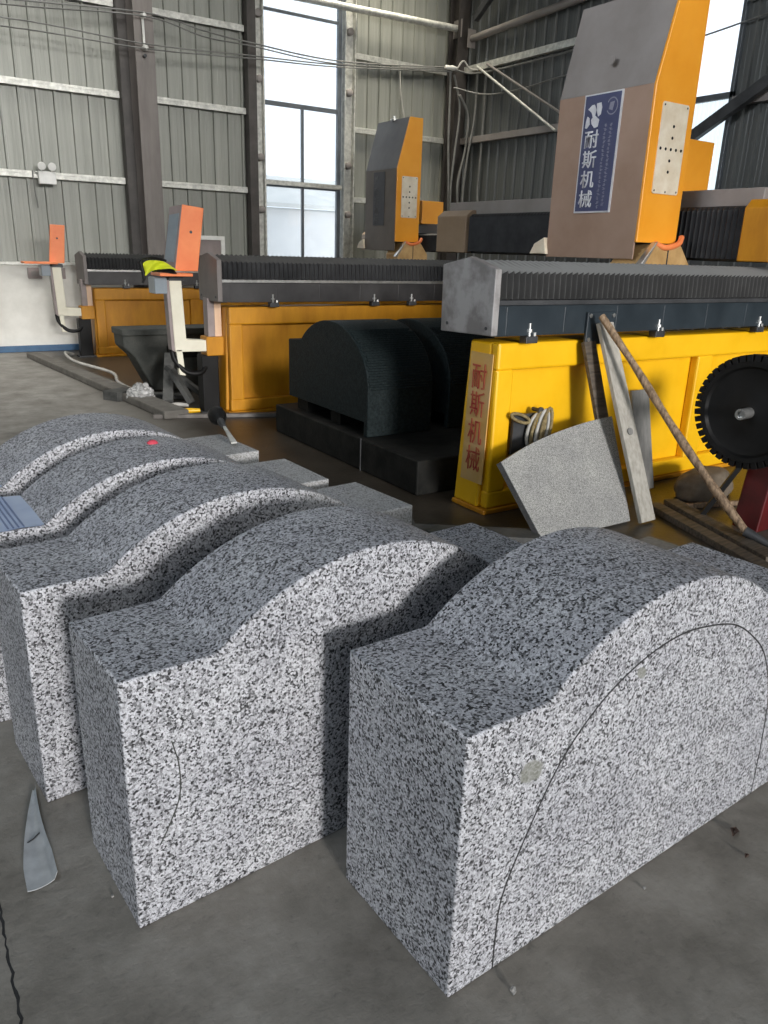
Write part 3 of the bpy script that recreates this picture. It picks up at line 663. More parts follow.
# ------------------------------------------------------------------ machine beds
def bellows_mesh(x0, x1, prof, pitch, amp):
    """pleated cover along x; prof = (y, z) cross-section front to back, pleats push out along the section normal"""
    mb = MB(); v = []; f = []; m_ = len(prof)
    cy = sum(p[0] for p in prof) / m_; cz = min(p[1] for p in prof) - .05
    k = 0; x = x0
    while x <= x1:
        g = amp if k % 2 else 0
        for (y, z) in prof:
            d = Vector((y - cy, z - cz)); d.normalize(); v.append((x, y + d.x * g, z + d.y * g))
        x += pitch / 2; k += 1
    for i in range(k - 1):
        for j in range(m_ - 1): f.append((i * m_ + j, i * m_ + j + 1, (i + 1) * m_ + j + 1, (i + 1) * m_ + j))
    f.append(tuple(range(m_))); f.append(tuple(range((k - 1) * m_, k * m_)))
    return mb.add(v, f)
def machine_bed(x0, yf, x1, mats, label, ribs, bolts, dz=0.0, pitch=.045):
    """x0: plane of the end cap, yf: front face of the painted base"""
    root = empty('saw_bed', (x0, yf, 0)); tag(root, label, 'machine bed')
    xb = x0 + .125
    mb = MB()
    mb.prism([(xb, yf + .065, 1.02 + dz), (xb, yf + .255, 1.02 + dz), (xb - .03, yf + .29, .03), (xb - .03, yf + .065, .03)], (x1 - xb, 0, 0))
    mb.box(xb, x1, yf, yf + .065, .865 + dz, 1.022 + dz)                     # top band
    mb.box(xb - .005, x1, yf, yf + .065, .03, .14)                 # bottom band
    xs = [xb] + ribs + [x1]
    mb.box(xb - .001, xb + .13, yf, yf + .065, .13, .87 + dz)
    for r in ribs: mb.box(r, r + .17, yf, yf + .065, .13, .87 + dz)
    mb.build('base', mats[0], root, bevel=.014)
    mb = MB(); mb.box(xb - .035, x1, yf - .012, yf + .30, 0, .03); mb.build('foot_plate', 'old_yellow', root, bevel=.006)
    mb = MB(); mb.box(x0 + .035, x1, yf - .045, yf + .37, 1.065 + dz, 1.235 + dz)
    for k in range(int((x1 - x0) / .45)):
        xx = x0 + .12 + k * .45; mb.box(xx, xx + .012, yf - .0465, yf - .04, 1.075 + dz, 1.225 + dz)
    mb.build('rail_beam', mats[1], root, bevel=.006)
    mb = MB(); mb.box(x0 + .04, x1, yf - .062, yf + .38, 1.235 + dz, 1.262 + dz); mb.build('flange_strip', mats[5], root, bevel=.003)
    prof = [(yf - .035, 1.262 + dz), (yf - .035, 1.40 + dz), (yf + .16, 1.448 + dz), (yf + .36, 1.41 + dz), (yf + .36, 1.262 + dz)]
    bellows_mesh(x0 + .03, x1, prof, pitch, .024).build('bellows', mats[2], root)
    mb = MB(); cap = [(x0, yf - .068, 1.072 + dz), (x0, yf - .068, 1.425 + dz), (x0, yf + .155, 1.484 + dz), (x0, yf + .40, 1.436 + dz), (x0, yf + .392, 1.06 + dz)]
    mb.prism(cap, (.045, 0, 0)); c = mb.build('end_cap', mats[3], root, bevel=.006)
    for (yy, zz) in ((yf - .02, 1.11), (yf + .33, 1.11)): MB().lathe((x0 - .004, yy, zz + dz), (1, 0, 0), [(0, .010), (.006, .010)], 8).build('cap_screw', 'dark_steel', c)
    for bx in bolts:
        mb = MB(); mb.box(bx - .045, bx + .045, yf - .06, yf - .001, 1.022 + dz, 1.062 + dz)
        o = mb.build('levelling_bracket', 'dark_steel', root, bevel=.004)
        mb = MB(); mb.lathe((bx - .012, yf - .045, 1.03 + dz), (0, 0, 1), [(0, .010), (.055, .010), (.055, .019), (.072, .019), (.072, .009), (.105, .009)], 10)
        mb.lathe((bx + .03, yf - .04, 1.062 + dz), (0, 0, 1), [(0, .013), (.02, .013)], 6); mb.build('bolt', 'bright_steel', o, smooth=35)
    return root
bed1 = machine_bed(2.85, 3.34, 8.8, ('yellow', 'bluegrey', 'bellows_grey', 'cap_grey', None, 'dark_steel'), 'bright yellow saw bed on the right with grey pleated cover and red characters', [4.83, 6.83], [3.166, 4.298, 5.42])
bed2 = machine_bed(2.60, 6.70, 8.8, ('old_yellow', 'beam_dark', 'bellows', 'cap_brown', None, 'bright_steel'), 'orange-yellow saw bed behind the dark arched stones', [3.95, 5.2, 6.6], [3.15, 4.25, 4.7], dz=-.045)
bed3 = machine_bed(2.46, 11.0, 8.6, ('old_yellow', 'beam_dark', 'bellows', 'cap_brown', None, 'bright_steel'), 'farthest orange saw bed, near the white wall at left', [3.9, 5.2], [3.0, 4.0], dz=-.115)
# bracket plate and red lettering on bed one
p = MB().box(3.60, 3.84, 3.34 - .065, 3.34 - .046, 1.0, 1.19).build('bracket_plate', 'bluegrey', bed1, bevel=.004)
for (bx, bz) in ((3.62, 1.17), (3.82, 1.17), (3.82, 1.10), (3.62, 1.03), (3.82, 1.03)):
    MB().lathe((bx, 3.268, bz), (0, 1, 0), [(0, .009), (0, .013), (.01, .010)], 8).build('bolt', 'bright_steel', p)
for i, ch in enumerate('耐斯机械'):
    glyph(ch, 'red_character', 'red_letter', .150, (2.972 - .0055 * 1 - .013 * (i * .18 + .3) - .008, 3.535, .745 - i * .165), (0, -1, 0), (-.0, 0, 1), .003, bed1, sx=.85)
MB().prism([(2.966, 3.572, .955), (2.966, 3.375, .955), (2.947, 3.375, .18), (2.947, 3.575, .18)], (.006, 0, 0)).build('lettering_panel', 'pale_yellow', bed1)

# ------------------------------------------------------------------ bridges
def bridge(xp, y0, y1, near, label, zt=1.93):
    root = empty('saw_bridge', (xp, y0, 1.49)); tag(root, label, 'machine bridge')
    MB().box(xp + .06, xp + .50, y0 + .1, y1 - .1, 1.50, zt - .04).build('beam', 'dark_steel', root, bevel=.008)
    # pleated cover hung on the beam's face (pleats run up)
    v = []; f = []; k = 0; y = y0 + .2
    while y < y1 - .3:
        g = xp if k % 2 else xp + .022
        v += [(g, y, 1.52), (g, y, zt - .07), (xp + .05, y, zt - .04)]; y += .022; k += 1
    for i in range(k - 1):
        for j in range(2): f.append((3 * i + j, 3 * i + j + 1, 3 * i + j + 4, 3 * i + j + 3))
    MB().add(v, f).build('bellows', 'bellows', root)
    MB().box(xp + .10, xp + .50, y0 + .2, y1 - .05, zt - .04, zt + .085).build('top_cover', 'grey_paint', root, bevel=.006)
    mb = MB(); mb.prism([(xp - .03, y0, 1.505), (xp - .03, y0 + .25, 1.505), (xp - .03, y0 + .25, zt - .03), (xp + .04, y0 + .25, zt + .03), (xp + .04, y0, zt + .03), (xp - .03, y0, zt - .03)][:4] if False else
                        [(xp - .03, y0, 1.505), (xp - .03, y0, zt - .06), (xp + .03, y0, zt), (xp + .56, y0, zt), (xp + .56, y0, 1.505)], (0, .25, 0))
    mb.build('end_truck', near, root, bevel=.008)
    mb = MB(); mb.prism([(xp - .03, y1 - .50, 1.505), (xp - .03, y1 - .50, zt - .06), (xp + .05, y1 - .50, zt), (xp + .56, y1 - .50, zt), (xp + .56, y1 - .50, 1.505)], (0, .50, 0))
    e = mb.build('end_truck', 'tan_cap', root, bevel=.008); e['label'] = 'beige end truck'
    return root
M['tan_cap'] = mottled('beige_brown_cap_paint', (0.27, 0.19, 0.12), (0.33, 0.24, 0.16), 3, 0.5)
bridge(5.42, 3.30, 7.22, 'old_yellow', 'saw bridge with black pleated cover behind the tall tower')  # near truck takes the dimmer paint to carry its shaded side
bridge(6.95, 6.95, 11.3, 'tan_cap', 'farther saw bridge, dark, behind the smaller tower', 1.80)

# ------------------------------------------------------------------ saw-head towers
def tower(x0, x1, xt, y0, y1, zb, zs, zt, mats, label, plate, box):
    """x0/x1 flanks, xt = top inset of the sloped face, zb bottom, zs shoulder, zt top"""
    root = empty('saw_tower', (x0, y0, zb)); tag(root, label, 'machine tower')
    slab = .012
    # flank: lower part
    MB().box(x0, x0 + slab, y0 + .02, y1, zb - .12, zs).build('side_panel', mats[0], root, bevel=.003)
    MB().prism([(x0, y0 + .02, zs), (x0, y1, zs), (xt, y1, zt), (xt, y0 + .02, zt)], (slab, 0, .0)).build('sloped_panel', mats[1], root)
    body = [(x0 + slab, zb), (x0 + slab, zs), (xt + slab, zt - .01), (x1, zt - .01), (x1, zb)]
    MB().prism([(a, y0 + .02, b) for a, b in body], (0, y1 - y0 - .02, 0)).build('body', mats[1], root, bevel=.004)
    front = [(x0, zb), (x0, zs), (xt, zt), (x1, zt), (x1, zb)]
    MB().prism([(a, y0, b) for a, b in front], (0, .022, 0)).build('front_panel', 'tower_yellow', root, bevel=.005)
    px0, px1, pz0, pz1 = plate
    ch = .012
    pl = MB().prism([(px0 + ch, y0 - .006, pz0), (px1 - ch, y0 - .006, pz0), (px1, y0 - .006, pz0 + ch), (px1, y0 - .006, pz1 - ch), (px1 - ch, y0 - .006, pz1), (px0 + ch, y0 - .006, pz1), (px0, y0 - .006, pz1 - ch), (px0, y0 - .006, pz0 + ch)], (0, .006, 0)).build('cover_plate', 'plate', root)
    pl['label'] = 'pale cover plate with a cross of holes'
    cx, cz = (px0 + px1) / 2, (pz0 + pz1) / 2; s = (px1 - px0)
    hs = [(cx + k * s * .2, cz, .011) for k in range(-2, 3)] + [(cx, cz + k * s * .26, .011) for k in (-2, -1, 1, 2)]
    for (hx, hz, hr) in hs:
        MB().lathe((hx, y0 - .008, hz), (0, 1, 0), [(0, hr), (.004, hr)], 10).build('hole', 'black', pl)
    for (a, b) in ((px0 + .02, pz0 + .02), (px1 - .02, pz0 + .02), (px0 + .02, pz1 - .02), (px1 - .02, pz1 - .02), (cx, pz0 + .015)):
        MB().lathe((a, y0 - .008, b), (0, 1, 0), [(0, .007), (.004, .007)], 8).build('screw', 'dark_steel', pl)
    bx0, bx1, by0, by1, bz0, bz1 = box
    MB().box(bx0, bx1, by0, by1, bz0, bz1).build('carriage_box', 'tower_yellow', root, bevel=.006)
    # guard below the front
    gx = (x0 + x1) / 2 + .07; hw = (x1 - x0) * .34
    g = MB().prism([(gx - hw, y0 - .06, zb - .01), (gx + hw, y0 - .06, zb - .01), (gx + hw * 1.9, y0 - .06, zb - .16), (gx + hw * 1.9, y0 - .06, zb - .42), (gx - hw * 1.9, y0 - .06, zb - .42), (gx - hw * 1.9, y0 - .06, zb - .16)], (0, .30, 0)).build('blade_guard', 'tan', root, bevel=.012)
    MB().box(gx - .004, gx + .004, y0 - .066, y0 - .05, zb - .4, zb - .02).build('seam', 'dark_steel', g)
    MB().prism([(gx - hw * 1.08, y0 - .075, zb - .0), (gx - hw * .92, y0 - .075, zb + .01), (gx - hw * 1.95, y0 - .075, zb - .20), (gx - hw * 2.3, y0 - .075, zb - .20)], (0, .05, 0)).build('guard_arm', 'bright_steel', root, bevel=.004)
    MB().tube(catmull([(gx - hw * .9, y0 - .04, zb - .005), (gx - hw * .2, y0 - .06, zb - .03), (gx + hw * .8, y0 - .05, zb + .0), (gx + hw * 1.25, y0 - .02, zb + .05)], 6), .022, 8).build('hose', 'orange', root, smooth=60)
    # small lever plate at the back foot
    MB().prism([(x0 - .03, y1 - .02, zb - .10), (x0 - .03, y1 + .17, zb - .10), (x0 - .03, y1 + .12, zb - .02), (x0 - .03, y1 + .01, zb + .03)], (.05, 0, 0)).build('back_guard', 'plate', root, bevel=.005)
    MB().lathe(((xt + x1) / 2 - .1, (y0 + y1) / 2, zt - .01), (0, 0, 1), [(0, .05), (.02, .05), (.03, .02), (.06, .02)], 10).build('lifting_eye', 'bright_steel', root)
    return root
towA = tower(4.816, 5.265, 4.972, 4.0, 4.92, 1.615, 2.66, 3.30, ('brown_paint', 'grey_paint'), 'tall brown and amber saw tower with the blue signboard', (4.907, 5.195, 1.955, 2.555), (5.265, 5.905, 4.25, 4.75, 2.02, 2.40))
MB().box(5.10, 5.42, 4.3, 4.8, 1.55, 1.66).build('slide_plate', 'dark_steel', towA)
MB().lathe((4.812, 4.43, 2.86), (-1, 0, 0), [(0, .03), (.006, .03)], 14).build('plug', 'grey_paint', towA)
towB = tower(6.37, 6.77, 6.555, 9.5, 10.31, 1.625, 2.575, 3.225, ('umber_paint', 'slate_paint'), 'smaller brown-grey and amber saw tower in front of the back wall', (6.45, 6.715, 1.945, 2.48), (6.96, 7.34, 9.7, 10.1, 1.889, 2.20))
MB().box(6.77, 7.012, 9.75, 10.05, 1.62, 1.70).build('slide_plate', 'dark_steel', towB)
# blue signboard with white lettering on the tall tower (plane x = const, read from the -x side)
XA = 4.816
def on_sign(u, v_, tl, tr, bl, br):
    """u 0..1 left to right, v 0..1 bottom to top, in (y, z)"""
    l = Vector(bl).lerp(Vector(tl), v_); r = Vector(br).lerp(Vector(tr), v_); return l.lerp(r, u)
SGN = ((4.632, 2.645), (4.290, 2.645), (4.632, 1.838), (4.298, 1.838))
sg = MB().prism([(XA - .012, SGN[2][0] + .012, SGN[2][1] - .012), (XA - .012, SGN[3][0] - .012, SGN[3][1] - .012), (XA - .012, SGN[1][0] - .012, SGN[1][1] + .010), (XA - .012, SGN[0][0] + .012, SGN[0][1] + .010)], (.012, 0, 0)).build('signboard', 'sign_white', towA)
MB().prism([(XA - .014, SGN[2][0], SGN[2][1]), (XA - .014, SGN[3][0], SGN[3][1]), (XA - .014, SGN[1][0], SGN[1][1]), (XA - .014, SGN[0][0], SGN[0][1])], (.004, 0, 0)).build('sign_face', 'sign_blue', sg)
for i, ch in enumerate('耐斯机械'):
    glyph(ch, 'white_character', 'sign_white', .124, (XA - .014, 4.605 - .010 * 0, 2.285 - i * .140), (0, -1, 0), (0, 0, 1), .003, sg, sx=1.1, bold=.010)
def flat_on_sign(polys, name, mat, par, x=XA - .0145, dpt=.003):
    mb = MB()
    for poly in polys: mb.prism([(x, a, b) for a, b in poly], (-dpt, 0, 0))
    return mb.build(name, mat, par)
# the white swoosh mark: a slanted N of two pointed bars and a joining stroke
L0, Z0 = 4.612, 2.425
def P(u, v_): return (L0 - u * .150, Z0 + v_ * .165)
flat_on_sign([[P(.0, .02), P(.12, .0), P(.30, .16), P(.24, .42), P(.10, .50), P(.03, .30)],
              [P(.10, .78), P(.34, .94), P(.50, .95), P(.66, .72), P(.60, .50), P(.46, .42), P(.36, .62), P(.22, .72)],
              [P(.46, .42), P(.60, .50), P(.90, .30), P(.84, .02), P(.62, -.02), P(.42, .16), P(.36, .34)],
              [P(.64, .98), P(.92, 1.0), P(1.0, .80), P(.96, .52), P(.80, .44), P(.70, .66)]], 'logo_mark', 'sign_white', sg)
ring = []
cy_, cz_ = 4.365, 2.555
mb = MB(); v = []; f = []
for k in range(33):
    t = math.radians(-150 + 300 * k / 32)
    for rr_ in (.046, .054): v.append((XA - .0165, cy_ - rr_ * math.cos(t), cz_ + rr_ * 1.1 * math.sin(t)))
for k in range(32): f.append((2 * k, 2 * k + 1, 2 * k + 3, 2 * k + 2))
mb.add(v, f); mb.build('emblem_ring', 'sign_dim', sg)
flat_on_sign([[(cy_ + .03, cz_ - .02), (cy_ - .005, cz_ - .03), (cy_ - .02, cz_ + .03), (cy_ + .02, cz_ + .025)]], 'emblem_mark', 'sign_dim', sg)
# two faded columns of fine print, too worn to read: small strokes only
strokes = []
for c_ in range(2):
    yb_ = 4.425 - c_ * .052
    zz = 2.44
    while zz > 1.87:
        h_ = random.uniform(.014, .024)
        for q in range(3):
            a0 = yb_ - random.uniform(0, .012); a1 = a0 - random.uniform(.012, .024)
            z_ = zz - h_ * q / 3
            strokes.append([(a0, z_), (a1, z_), (a1, z_ - .004), (a0, z_ - .004)])
        strokes.append([(yb_ - .014, zz), (yb_ - .019, zz), (yb_ - .019, zz - h_), (yb_ - .014, zz - h_)])
        zz -= h_ + .008
flat_on_sign(strokes, 'fine_print', 'sign_dim', sg, dpt=.002)
# faded sign on the smaller tower
sgb = MB().box(6.364, 6.37, 9.80, 10.09, 1.84, 2.545).build('signboard', 'sign_grey', towB); sgb['label'] = 'faded dark signboard'
for i, ch in enumerate('耐斯机械'):
    glyph(ch, 'faded_character', 'slate_paint', .11, (6.364, 10.065, 2.235 - i * .125), (0, -1, 0), (0, 0, 1), .003, sgb, sx=1.1)
flat_on_sign([[(10.06 - .09 * a, 2.39 + .11 * b) for a, b in ((0, 0), (.3, .1), (.4, .6), (.8, .4), (1, 1), (.7, .95), (.55, .8), (.2, 1))]], 'logo_mark', 'slate_paint', sgb, x=6.364)

# ------------------------------------------------------------------ work table and dark arched stones
o = empty('work_table', (3.5, 4.8, 0)); tag(o, 'low dark stone work table under the dark arched stones', 'work table')
MB().box(2.80, 5.2, 3.83, 5.92, 0, .235).build('plinth', 'table_stone', o, bevel=.012)
MB().box(2.794, 2.802, 4.52, 4.53, 0, .235).build('joint', 'dark_steel', o)
def arched_stone(x0, x1, ya, yb, top, label):
    root = empty('arched_stone', (x0, (ya + yb) / 2, .235)); tag(root, label, 'dark stone')
    cy = (ya + yb) / 2 - .03; hw = (ya - yb) / 2; zsh = .80
    prof = [(ya, .34), (ya, zsh), (ya - .13, zsh + .015)]
    n_ = 30
    for i in range(n_ + 1):
        t = math.pi * (.80 - .80 * i / n_)
        prof.append((cy + .53 * math.cos(t) * -1 * -1 * (1), zsh - .12 + (top - zsh + .12) * math.sin(t)))
    # math.cos runs from the far side (+y) to the near side (-y)
    arch_pts = []
    for i in range(n_ + 1):
        t = math.pi * (.20 + .80 * i / n_)
        arch_pts.append((cy + .56 * math.cos(t), .56 + (top - .56) * math.sin(t)))
    prof = [(ya, .34), (ya, zsh), (ya - .13, zsh + .01)] + [p for p in arch_pts if p[0] < ya - .15] + [(arch_pts[-1][0], .238), (arch_pts[-1][0] + .05, .238), (arch_pts[-1][0] + .05, .34)]
    mb = MB().prism([(x0, a, b) for a, b in prof], (x1 - x0, 0, 0)); mb.build('body', 'dark_stone', root, bevel=.006, smooth=20)
    # saw ridges left on the near, steep side of the arch
    mb = MB()
    yb_ = arch_pts[-1][0]
    for i in range(n_ // 2 + 1, n_):
        if i < 17: continue
        a = arch_pts[i]; b = arch_pts[i + 1]
        for q in (0.0, .5):
            p_ = Vector((a[0] + (b[0] - a[0]) * q, a[1] + (b[1] - a[1]) * q))
            mb.bar((x0 + .004 + random.uniform(0, .03), p_.x - .002, p_.y), (x1 - .004 - random.uniform(0, .05), p_.x - .002, p_.y), .012, .009, up=(0, -1, .6))
    rdg = mb.build('saw_ridges', 'dark_stone', root)
    MB().box(x0 + .06, x1 - .04, ya - .22, ya - .04, .236, .341).build('bearer', 'table_stone', root)
    MB().box(x0 + .06, x1 - .04, ya - .75, ya - .6, .236, .341).build('bearer', 'table_stone', root)
    return root
arched_stone(2.84, 3.40, 5.74, 4.46, 1.0, 'dark green-black arched stone, the nearer of the two on the work table')
arched_stone(3.56, 4.12, 5.74, 4.46, 1.0, 'dark arched stone, the farther one half hidden by the yellow bed')

# ------------------------------------------------------------------ stone on the far machine
o = empty('stone_trough', (2.8, 8.4, 0)); tag(o, 'dusty grey-green stone slab block behind the cream control arm', 'stone block')
MB().prism([(2.16, 8.2, .64), (3.6, 8.2, .64), (3.6, 8.2, .0), (2.46, 8.2, .0), (2.28, 8.2, .36), (2.17, 8.2, .47)], (0, .34, 0)).build('body', 'grey_stone', o, bevel=.015)
MB().box(2.15, 3.6, 8.16, 8.56, .585, .652).build('rim', 'grey_stone', o, bevel=.01)
MB().box(2.62, 2.95, 8.18, 8.21, .34, .47).build('recess', 'table_stone', o)

# ------------------------------------------------------------------ control stands
def control_stand(x, y, dz, label, has_side=True):  # flag picks the larger panel with its grey side and screen
    root = empty('control_stand', (x, y, 0)); tag(root, label, 'control stand')
    def T(px, pz): return (px - 2.55 + x, y, pz + dz)
    MB().box(x - .07, x + .09, y, y + .14, 0, .54 + dz).build('post', 'black', root, bevel=.01)
    MB().box(x - .10, x + .13, y - .02, y + .17, 0, .02).build('base_plate', 'dark_steel', root, bevel=.004)
    MB().box(x - .025, x + .145, y - .02, y + .15, .535 + dz, .705 + dz).build('clamp_block', 'old_yellow', root, bevel=.008)
    MB().box(x + .005, x + .07, y + .01, y + .12, .705 + dz, 1.045 + dz).build('hanger', 'mauve', root, bevel=.004)
    MB().box(x + .07, x + .135, y + .01, y + .12, .705 + dz, 1.045 + dz).build('hanger_face', 'salmon', root, bevel=.004)
    mb = MB(); mb.prism([T(2.215, 1.20), T(2.325, 1.20), T(2.345, .69), T(2.535, .675), T(2.535, .575), T(2.235, .58)], (0, .10, 0))
    mb.build('arm', 'cream', root, bevel=.008)
    MB().prism([T(2.245, .60), T(2.30, .60), T(2.32, .365), T(2.265, .375)], (0, .05, 0)).build('arm_foot', 'cream', root, bevel=.004)
    MB().prism([T(2.185, 1.20), T(2.215, 1.20), T(2.235, .58), T(2.205, .60)], (0, .10, 0)).build('arm_side', 'mauve', root, bevel=.004)
    MB().tube(catmull([(x - .33, y + .05, .60 + dz), (x - .31, y + .03, .50 + dz), (x - .22, y + .0, .40 + dz), (x - .10, y - .01, .385 + dz), (x - .03, y + .02, .43 + dz)], 8), .024, 10).build('cable_hose', 'black', root, smooth=60)
    # control box and tray
    MB().box(x - .47, x - .36, y - .02, y + .16, 1.085 + dz, 1.222 + dz).build('junction_box', 'screen', root, bevel=.008)
    MB().box(x - (.45 if has_side else .68), x - .16 - (0 if has_side else .12), y - .12, y + .14, 1.235 + dz, 1.26 + dz).build('tray', 'orange', root, bevel=.005)
    MB().box(x - .34, x - .20, y - .0, y + .12, 1.19 + dz, 1.236 + dz).build('tray_mount', 'dark_steel', root, bevel=.005)
    # tilted operator panel: orange shell, grey face on its left flank
    pan = [T(2.364, 1.82), T(2.557, 1.80), T(2.480, 1.275), T(2.272, 1.275)] if has_side else [T(2.245, 1.715), T(2.42, 1.71), T(2.375, 1.245), T(2.19, 1.245)]
    p_ = MB().prism(pan, (0, .035, 0)).build('panel_shell', 'orange', root, bevel=.006)
    MB().lathe(T(2.43, 1.60) if has_side else T(2.31, 1.55), (0, 1, 0), [(-.004, .012), (.002, .012)], 10).build('key_hole', 'dark_steel', p_)
    if not has_side: return root
    side = [Vector(T(2.364, 1.82)), Vector(T(2.272, 1.275)), Vector(T(2.215, 1.29)) + Vector((0, .16, 0)), Vector(T(2.305, 1.80)) + Vector((0, .16, 0))]
    MB().prism(side, (.02, .02, 0)).build('panel_side', 'mauve', root, bevel=.004)
    c_ = sum(side, Vector()) / 4
    MB().prism([c_ + (q - c_) * .74 + Vector((-.008, -.006, 0)) for q in side], (.006, .006, 0)).build('screen', 'screen', root)
    return root
control_stand(2.58, 6.85, 0, 'control stand with tilted orange panel, lime gloves on its tray')
control_stand(2.43, 11.05, -.03, 'far control stand with orange panel against the white wall', False)
# gloves on the tray
o = empty('work_gloves', (2.13, 6.85, 1.27)); tag(o, 'lime yellow work gloves with black trim draped over the orange tray', 'gloves')
def cloth(pts_top, pts_bot, y, thick, mat, name, par):
    v = []; f = []; m_ = len(pts_top); rows = 6
    for r in range(rows + 1):
        t = r / rows
        for k in range(m_):
            a = Vector(pts_top[k]).lerp(Vector(pts_bot[k]), t)
            v.append((a.x, y + .05 * math.sin(k * 1.7 + r * .8) * .6 - .03 * t, a.y))
    for r in range(rows):
        for k in range(m_ - 1): f.append((r * m_ + k, r * m_ + k + 1, (r + 1) * m_ + k + 1, (r + 1) * m_ + k))
    ob = MB().add(v, f).build(name, mat, par, smooth=70)
    s = ob.modifiers.new('solid', 'SOLIDIFY'); s.thickness = thick; ss = ob.modifiers.new('sub', 'SUBSURF'); ss.levels = 1; ss.render_levels = 2
    return ob
cloth([(1.99, 1.33), (2.03, 1.365), (2.08, 1.37), (2.14, 1.36), (2.20, 1.35), (2.27, 1.30)], [(1.995, 1.23), (2.03, 1.255), (2.08, 1.285), (2.14, 1.30), (2.20, 1.30), (2.28, 1.285)], 6.74, .018, 'lime', 'glove_body', o)
cloth([(2.06, 1.285), (2.12, 1.31), (2.18, 1.31), (2.26, 1.29)], [(2.06, 1.268), (2.12, 1.266), (2.18, 1.264), (2.28, 1.264)], 6.73, .014, 'black', 'glove_palm', o)
MB().tube(catmull([(1.975, 6.74, 1.34), (1.985, 6.73, 1.28), (1.99, 6.72, 1.22), (1.975, 6.72, 1.18)], 5), [.016] * 12 + [.01] * 4, 7).build('cuff', 'black', o, smooth=60)
MB().tube(catmull([(1.95, 6.75, 1.345), (1.99, 6.74, 1.375), (2.06, 6.74, 1.385), (2.15, 6.76, 1.375), (2.20, 6.76, 1.36)], 5), .010, 7).build('trim', 'black', o, smooth=60)

# ------------------------------------------------------------------ things leaning on the yellow bed
# fan-shaped granite offcut
def lean_pt(x, t, y0=2.80, z0=-.0, y1=3.22, z1=.66): return Vector((x, y0 + (y1 - y0) * t, z0 + (z1 - z0) * t))
def lean_xz(x, z): return lean_pt(x, z / .66)
fan = [lean_xz(p.x, p.y) for p in catmull([(2.808, .416, 0), (3.012, .471, 0), (3.185, .506, 0), (3.361, .533, 0), (3.587, .558, 0), (3.79, .569, 0)], 3)]
fan += [lean_xz(3.72, .276), lean_xz(3.65, .012), lean_xz(2.93, .012)]
slab = MB().prism(fan, (0, .035, -.022)).build('granite_offcut', 'granite_fine', bevel=.003)
tag(slab, 'fan-shaped granite offcut with curved top leaning on the yellow bed', 'granite slab')
ed = MB().prism([fan[0] + Vector((-.002, 0, 0)), fan[-1] + Vector((-.002, 0, 0)), fan[-1] + Vector((-.002, .035, -.022)), fan[0] + Vector((-.002, .035, -.022))], (.003, 0, 0)).build('sawn_edge', 'granite_edge', slab)
# planks and stick
o = MB().bar((3.73, 2.75, .012), (3.705, 3.235, 1.13), .125, .03, up=(0, -1, .3)).build('wooden_plank', 'wood', bevel=.004)
tag(o, 'pale weathered plank leaning upright beside the granite offcut', 'plank')
kn = MB().lathe((3.715, 2.957, .52), (0, -1, .45), [(0, .022), (.012, .022)], 12).build('knot', 'wood_grey', o)
o = MB().bar((3.80, 3.04, .01), (3.64, 3.290, 1.02), .10, .03, up=(0, -1, .3)).build('wooden_plank', 'wood_dark', bevel=.004)  # added bar in place of the pale plank's dark side face
tag(o, 'dark plank standing close behind the pale weathered plank', 'plank')
o = MB().bar((4.21, 3.16, .03), (4.21, 3.315, .68), .17, .018, up=(0, -1, .2)).build('grey_board', 'wood_grey', bevel=.003)
tag(o, 'narrow grey board leaning on the yellow bed behind the planks', 'board')
pts = catmull([(3.63, 3.20, 1.175), (3.70, 2.95, .89), (3.77, 2.71, .60), (3.84, 2.47, .33), (3.91, 2.24, .085)], 6)
o = MB().tube(pts, [.020 + .006 * i / len(pts) + .002 * math.sin(i) for i in range(len(pts))], 10).build('wooden_pole', 'wood_brown', smooth=60)
tag(o, 'brown wooden pole leaning from the yellow bed across to the floor', 'pole')
tip = MB().tube([pts[-1] + Vector((0, .0, 0)), pts[-1] + Vector((.03, -.08, -.03)), pts[-1] + Vector((.05, -.16, -.058))], [.03, .024, .014], 8).build('metal_end', 'dark_steel', o, smooth=60)
# cable coil on the bed
o = empty('cable_coil', (3.25, 3.3, .55)); tag(o, 'coil of dirty yellow cable hanging on the yellow bed', 'cable coil')
for k in range(4):
    cx = 3.27 + .02 * k; pts = []
    for i in range(21):
        t = 2 * math.pi * i / 20; pts.append((cx + (.055 - .006 * k) * math.cos(t) + .02 * math.sin(t), 3.30 - .012 * k, .50 + (.10 + .012 * k) * math.sin(t)))
    MB().tube(pts, .011, 7).build('loop', 'rope' if k % 2 else 'wire_pale', o, smooth=60)
pts = [(3.22 + .075 * math.cos(t) - .07, 3.30, .585 + .022 * math.sin(t) - .025 * math.cos(t)) for t in [2 * math.pi * i / 20 for i in range(21)]]
MB().tube(pts, .010, 7).build('loop', 'rope', o, smooth=60)
MB().lathe((3.30, 3.36, .62), (0, -1, 0), [(0, .012), (.06, .012), (.06, .022), (.075, .022)], 10).build('hook', 'dark_steel', o)
MB().box(3.12, 3.30, 3.325, 3.345, .36, .60).build('dark_opening', 'dark_steel', o)

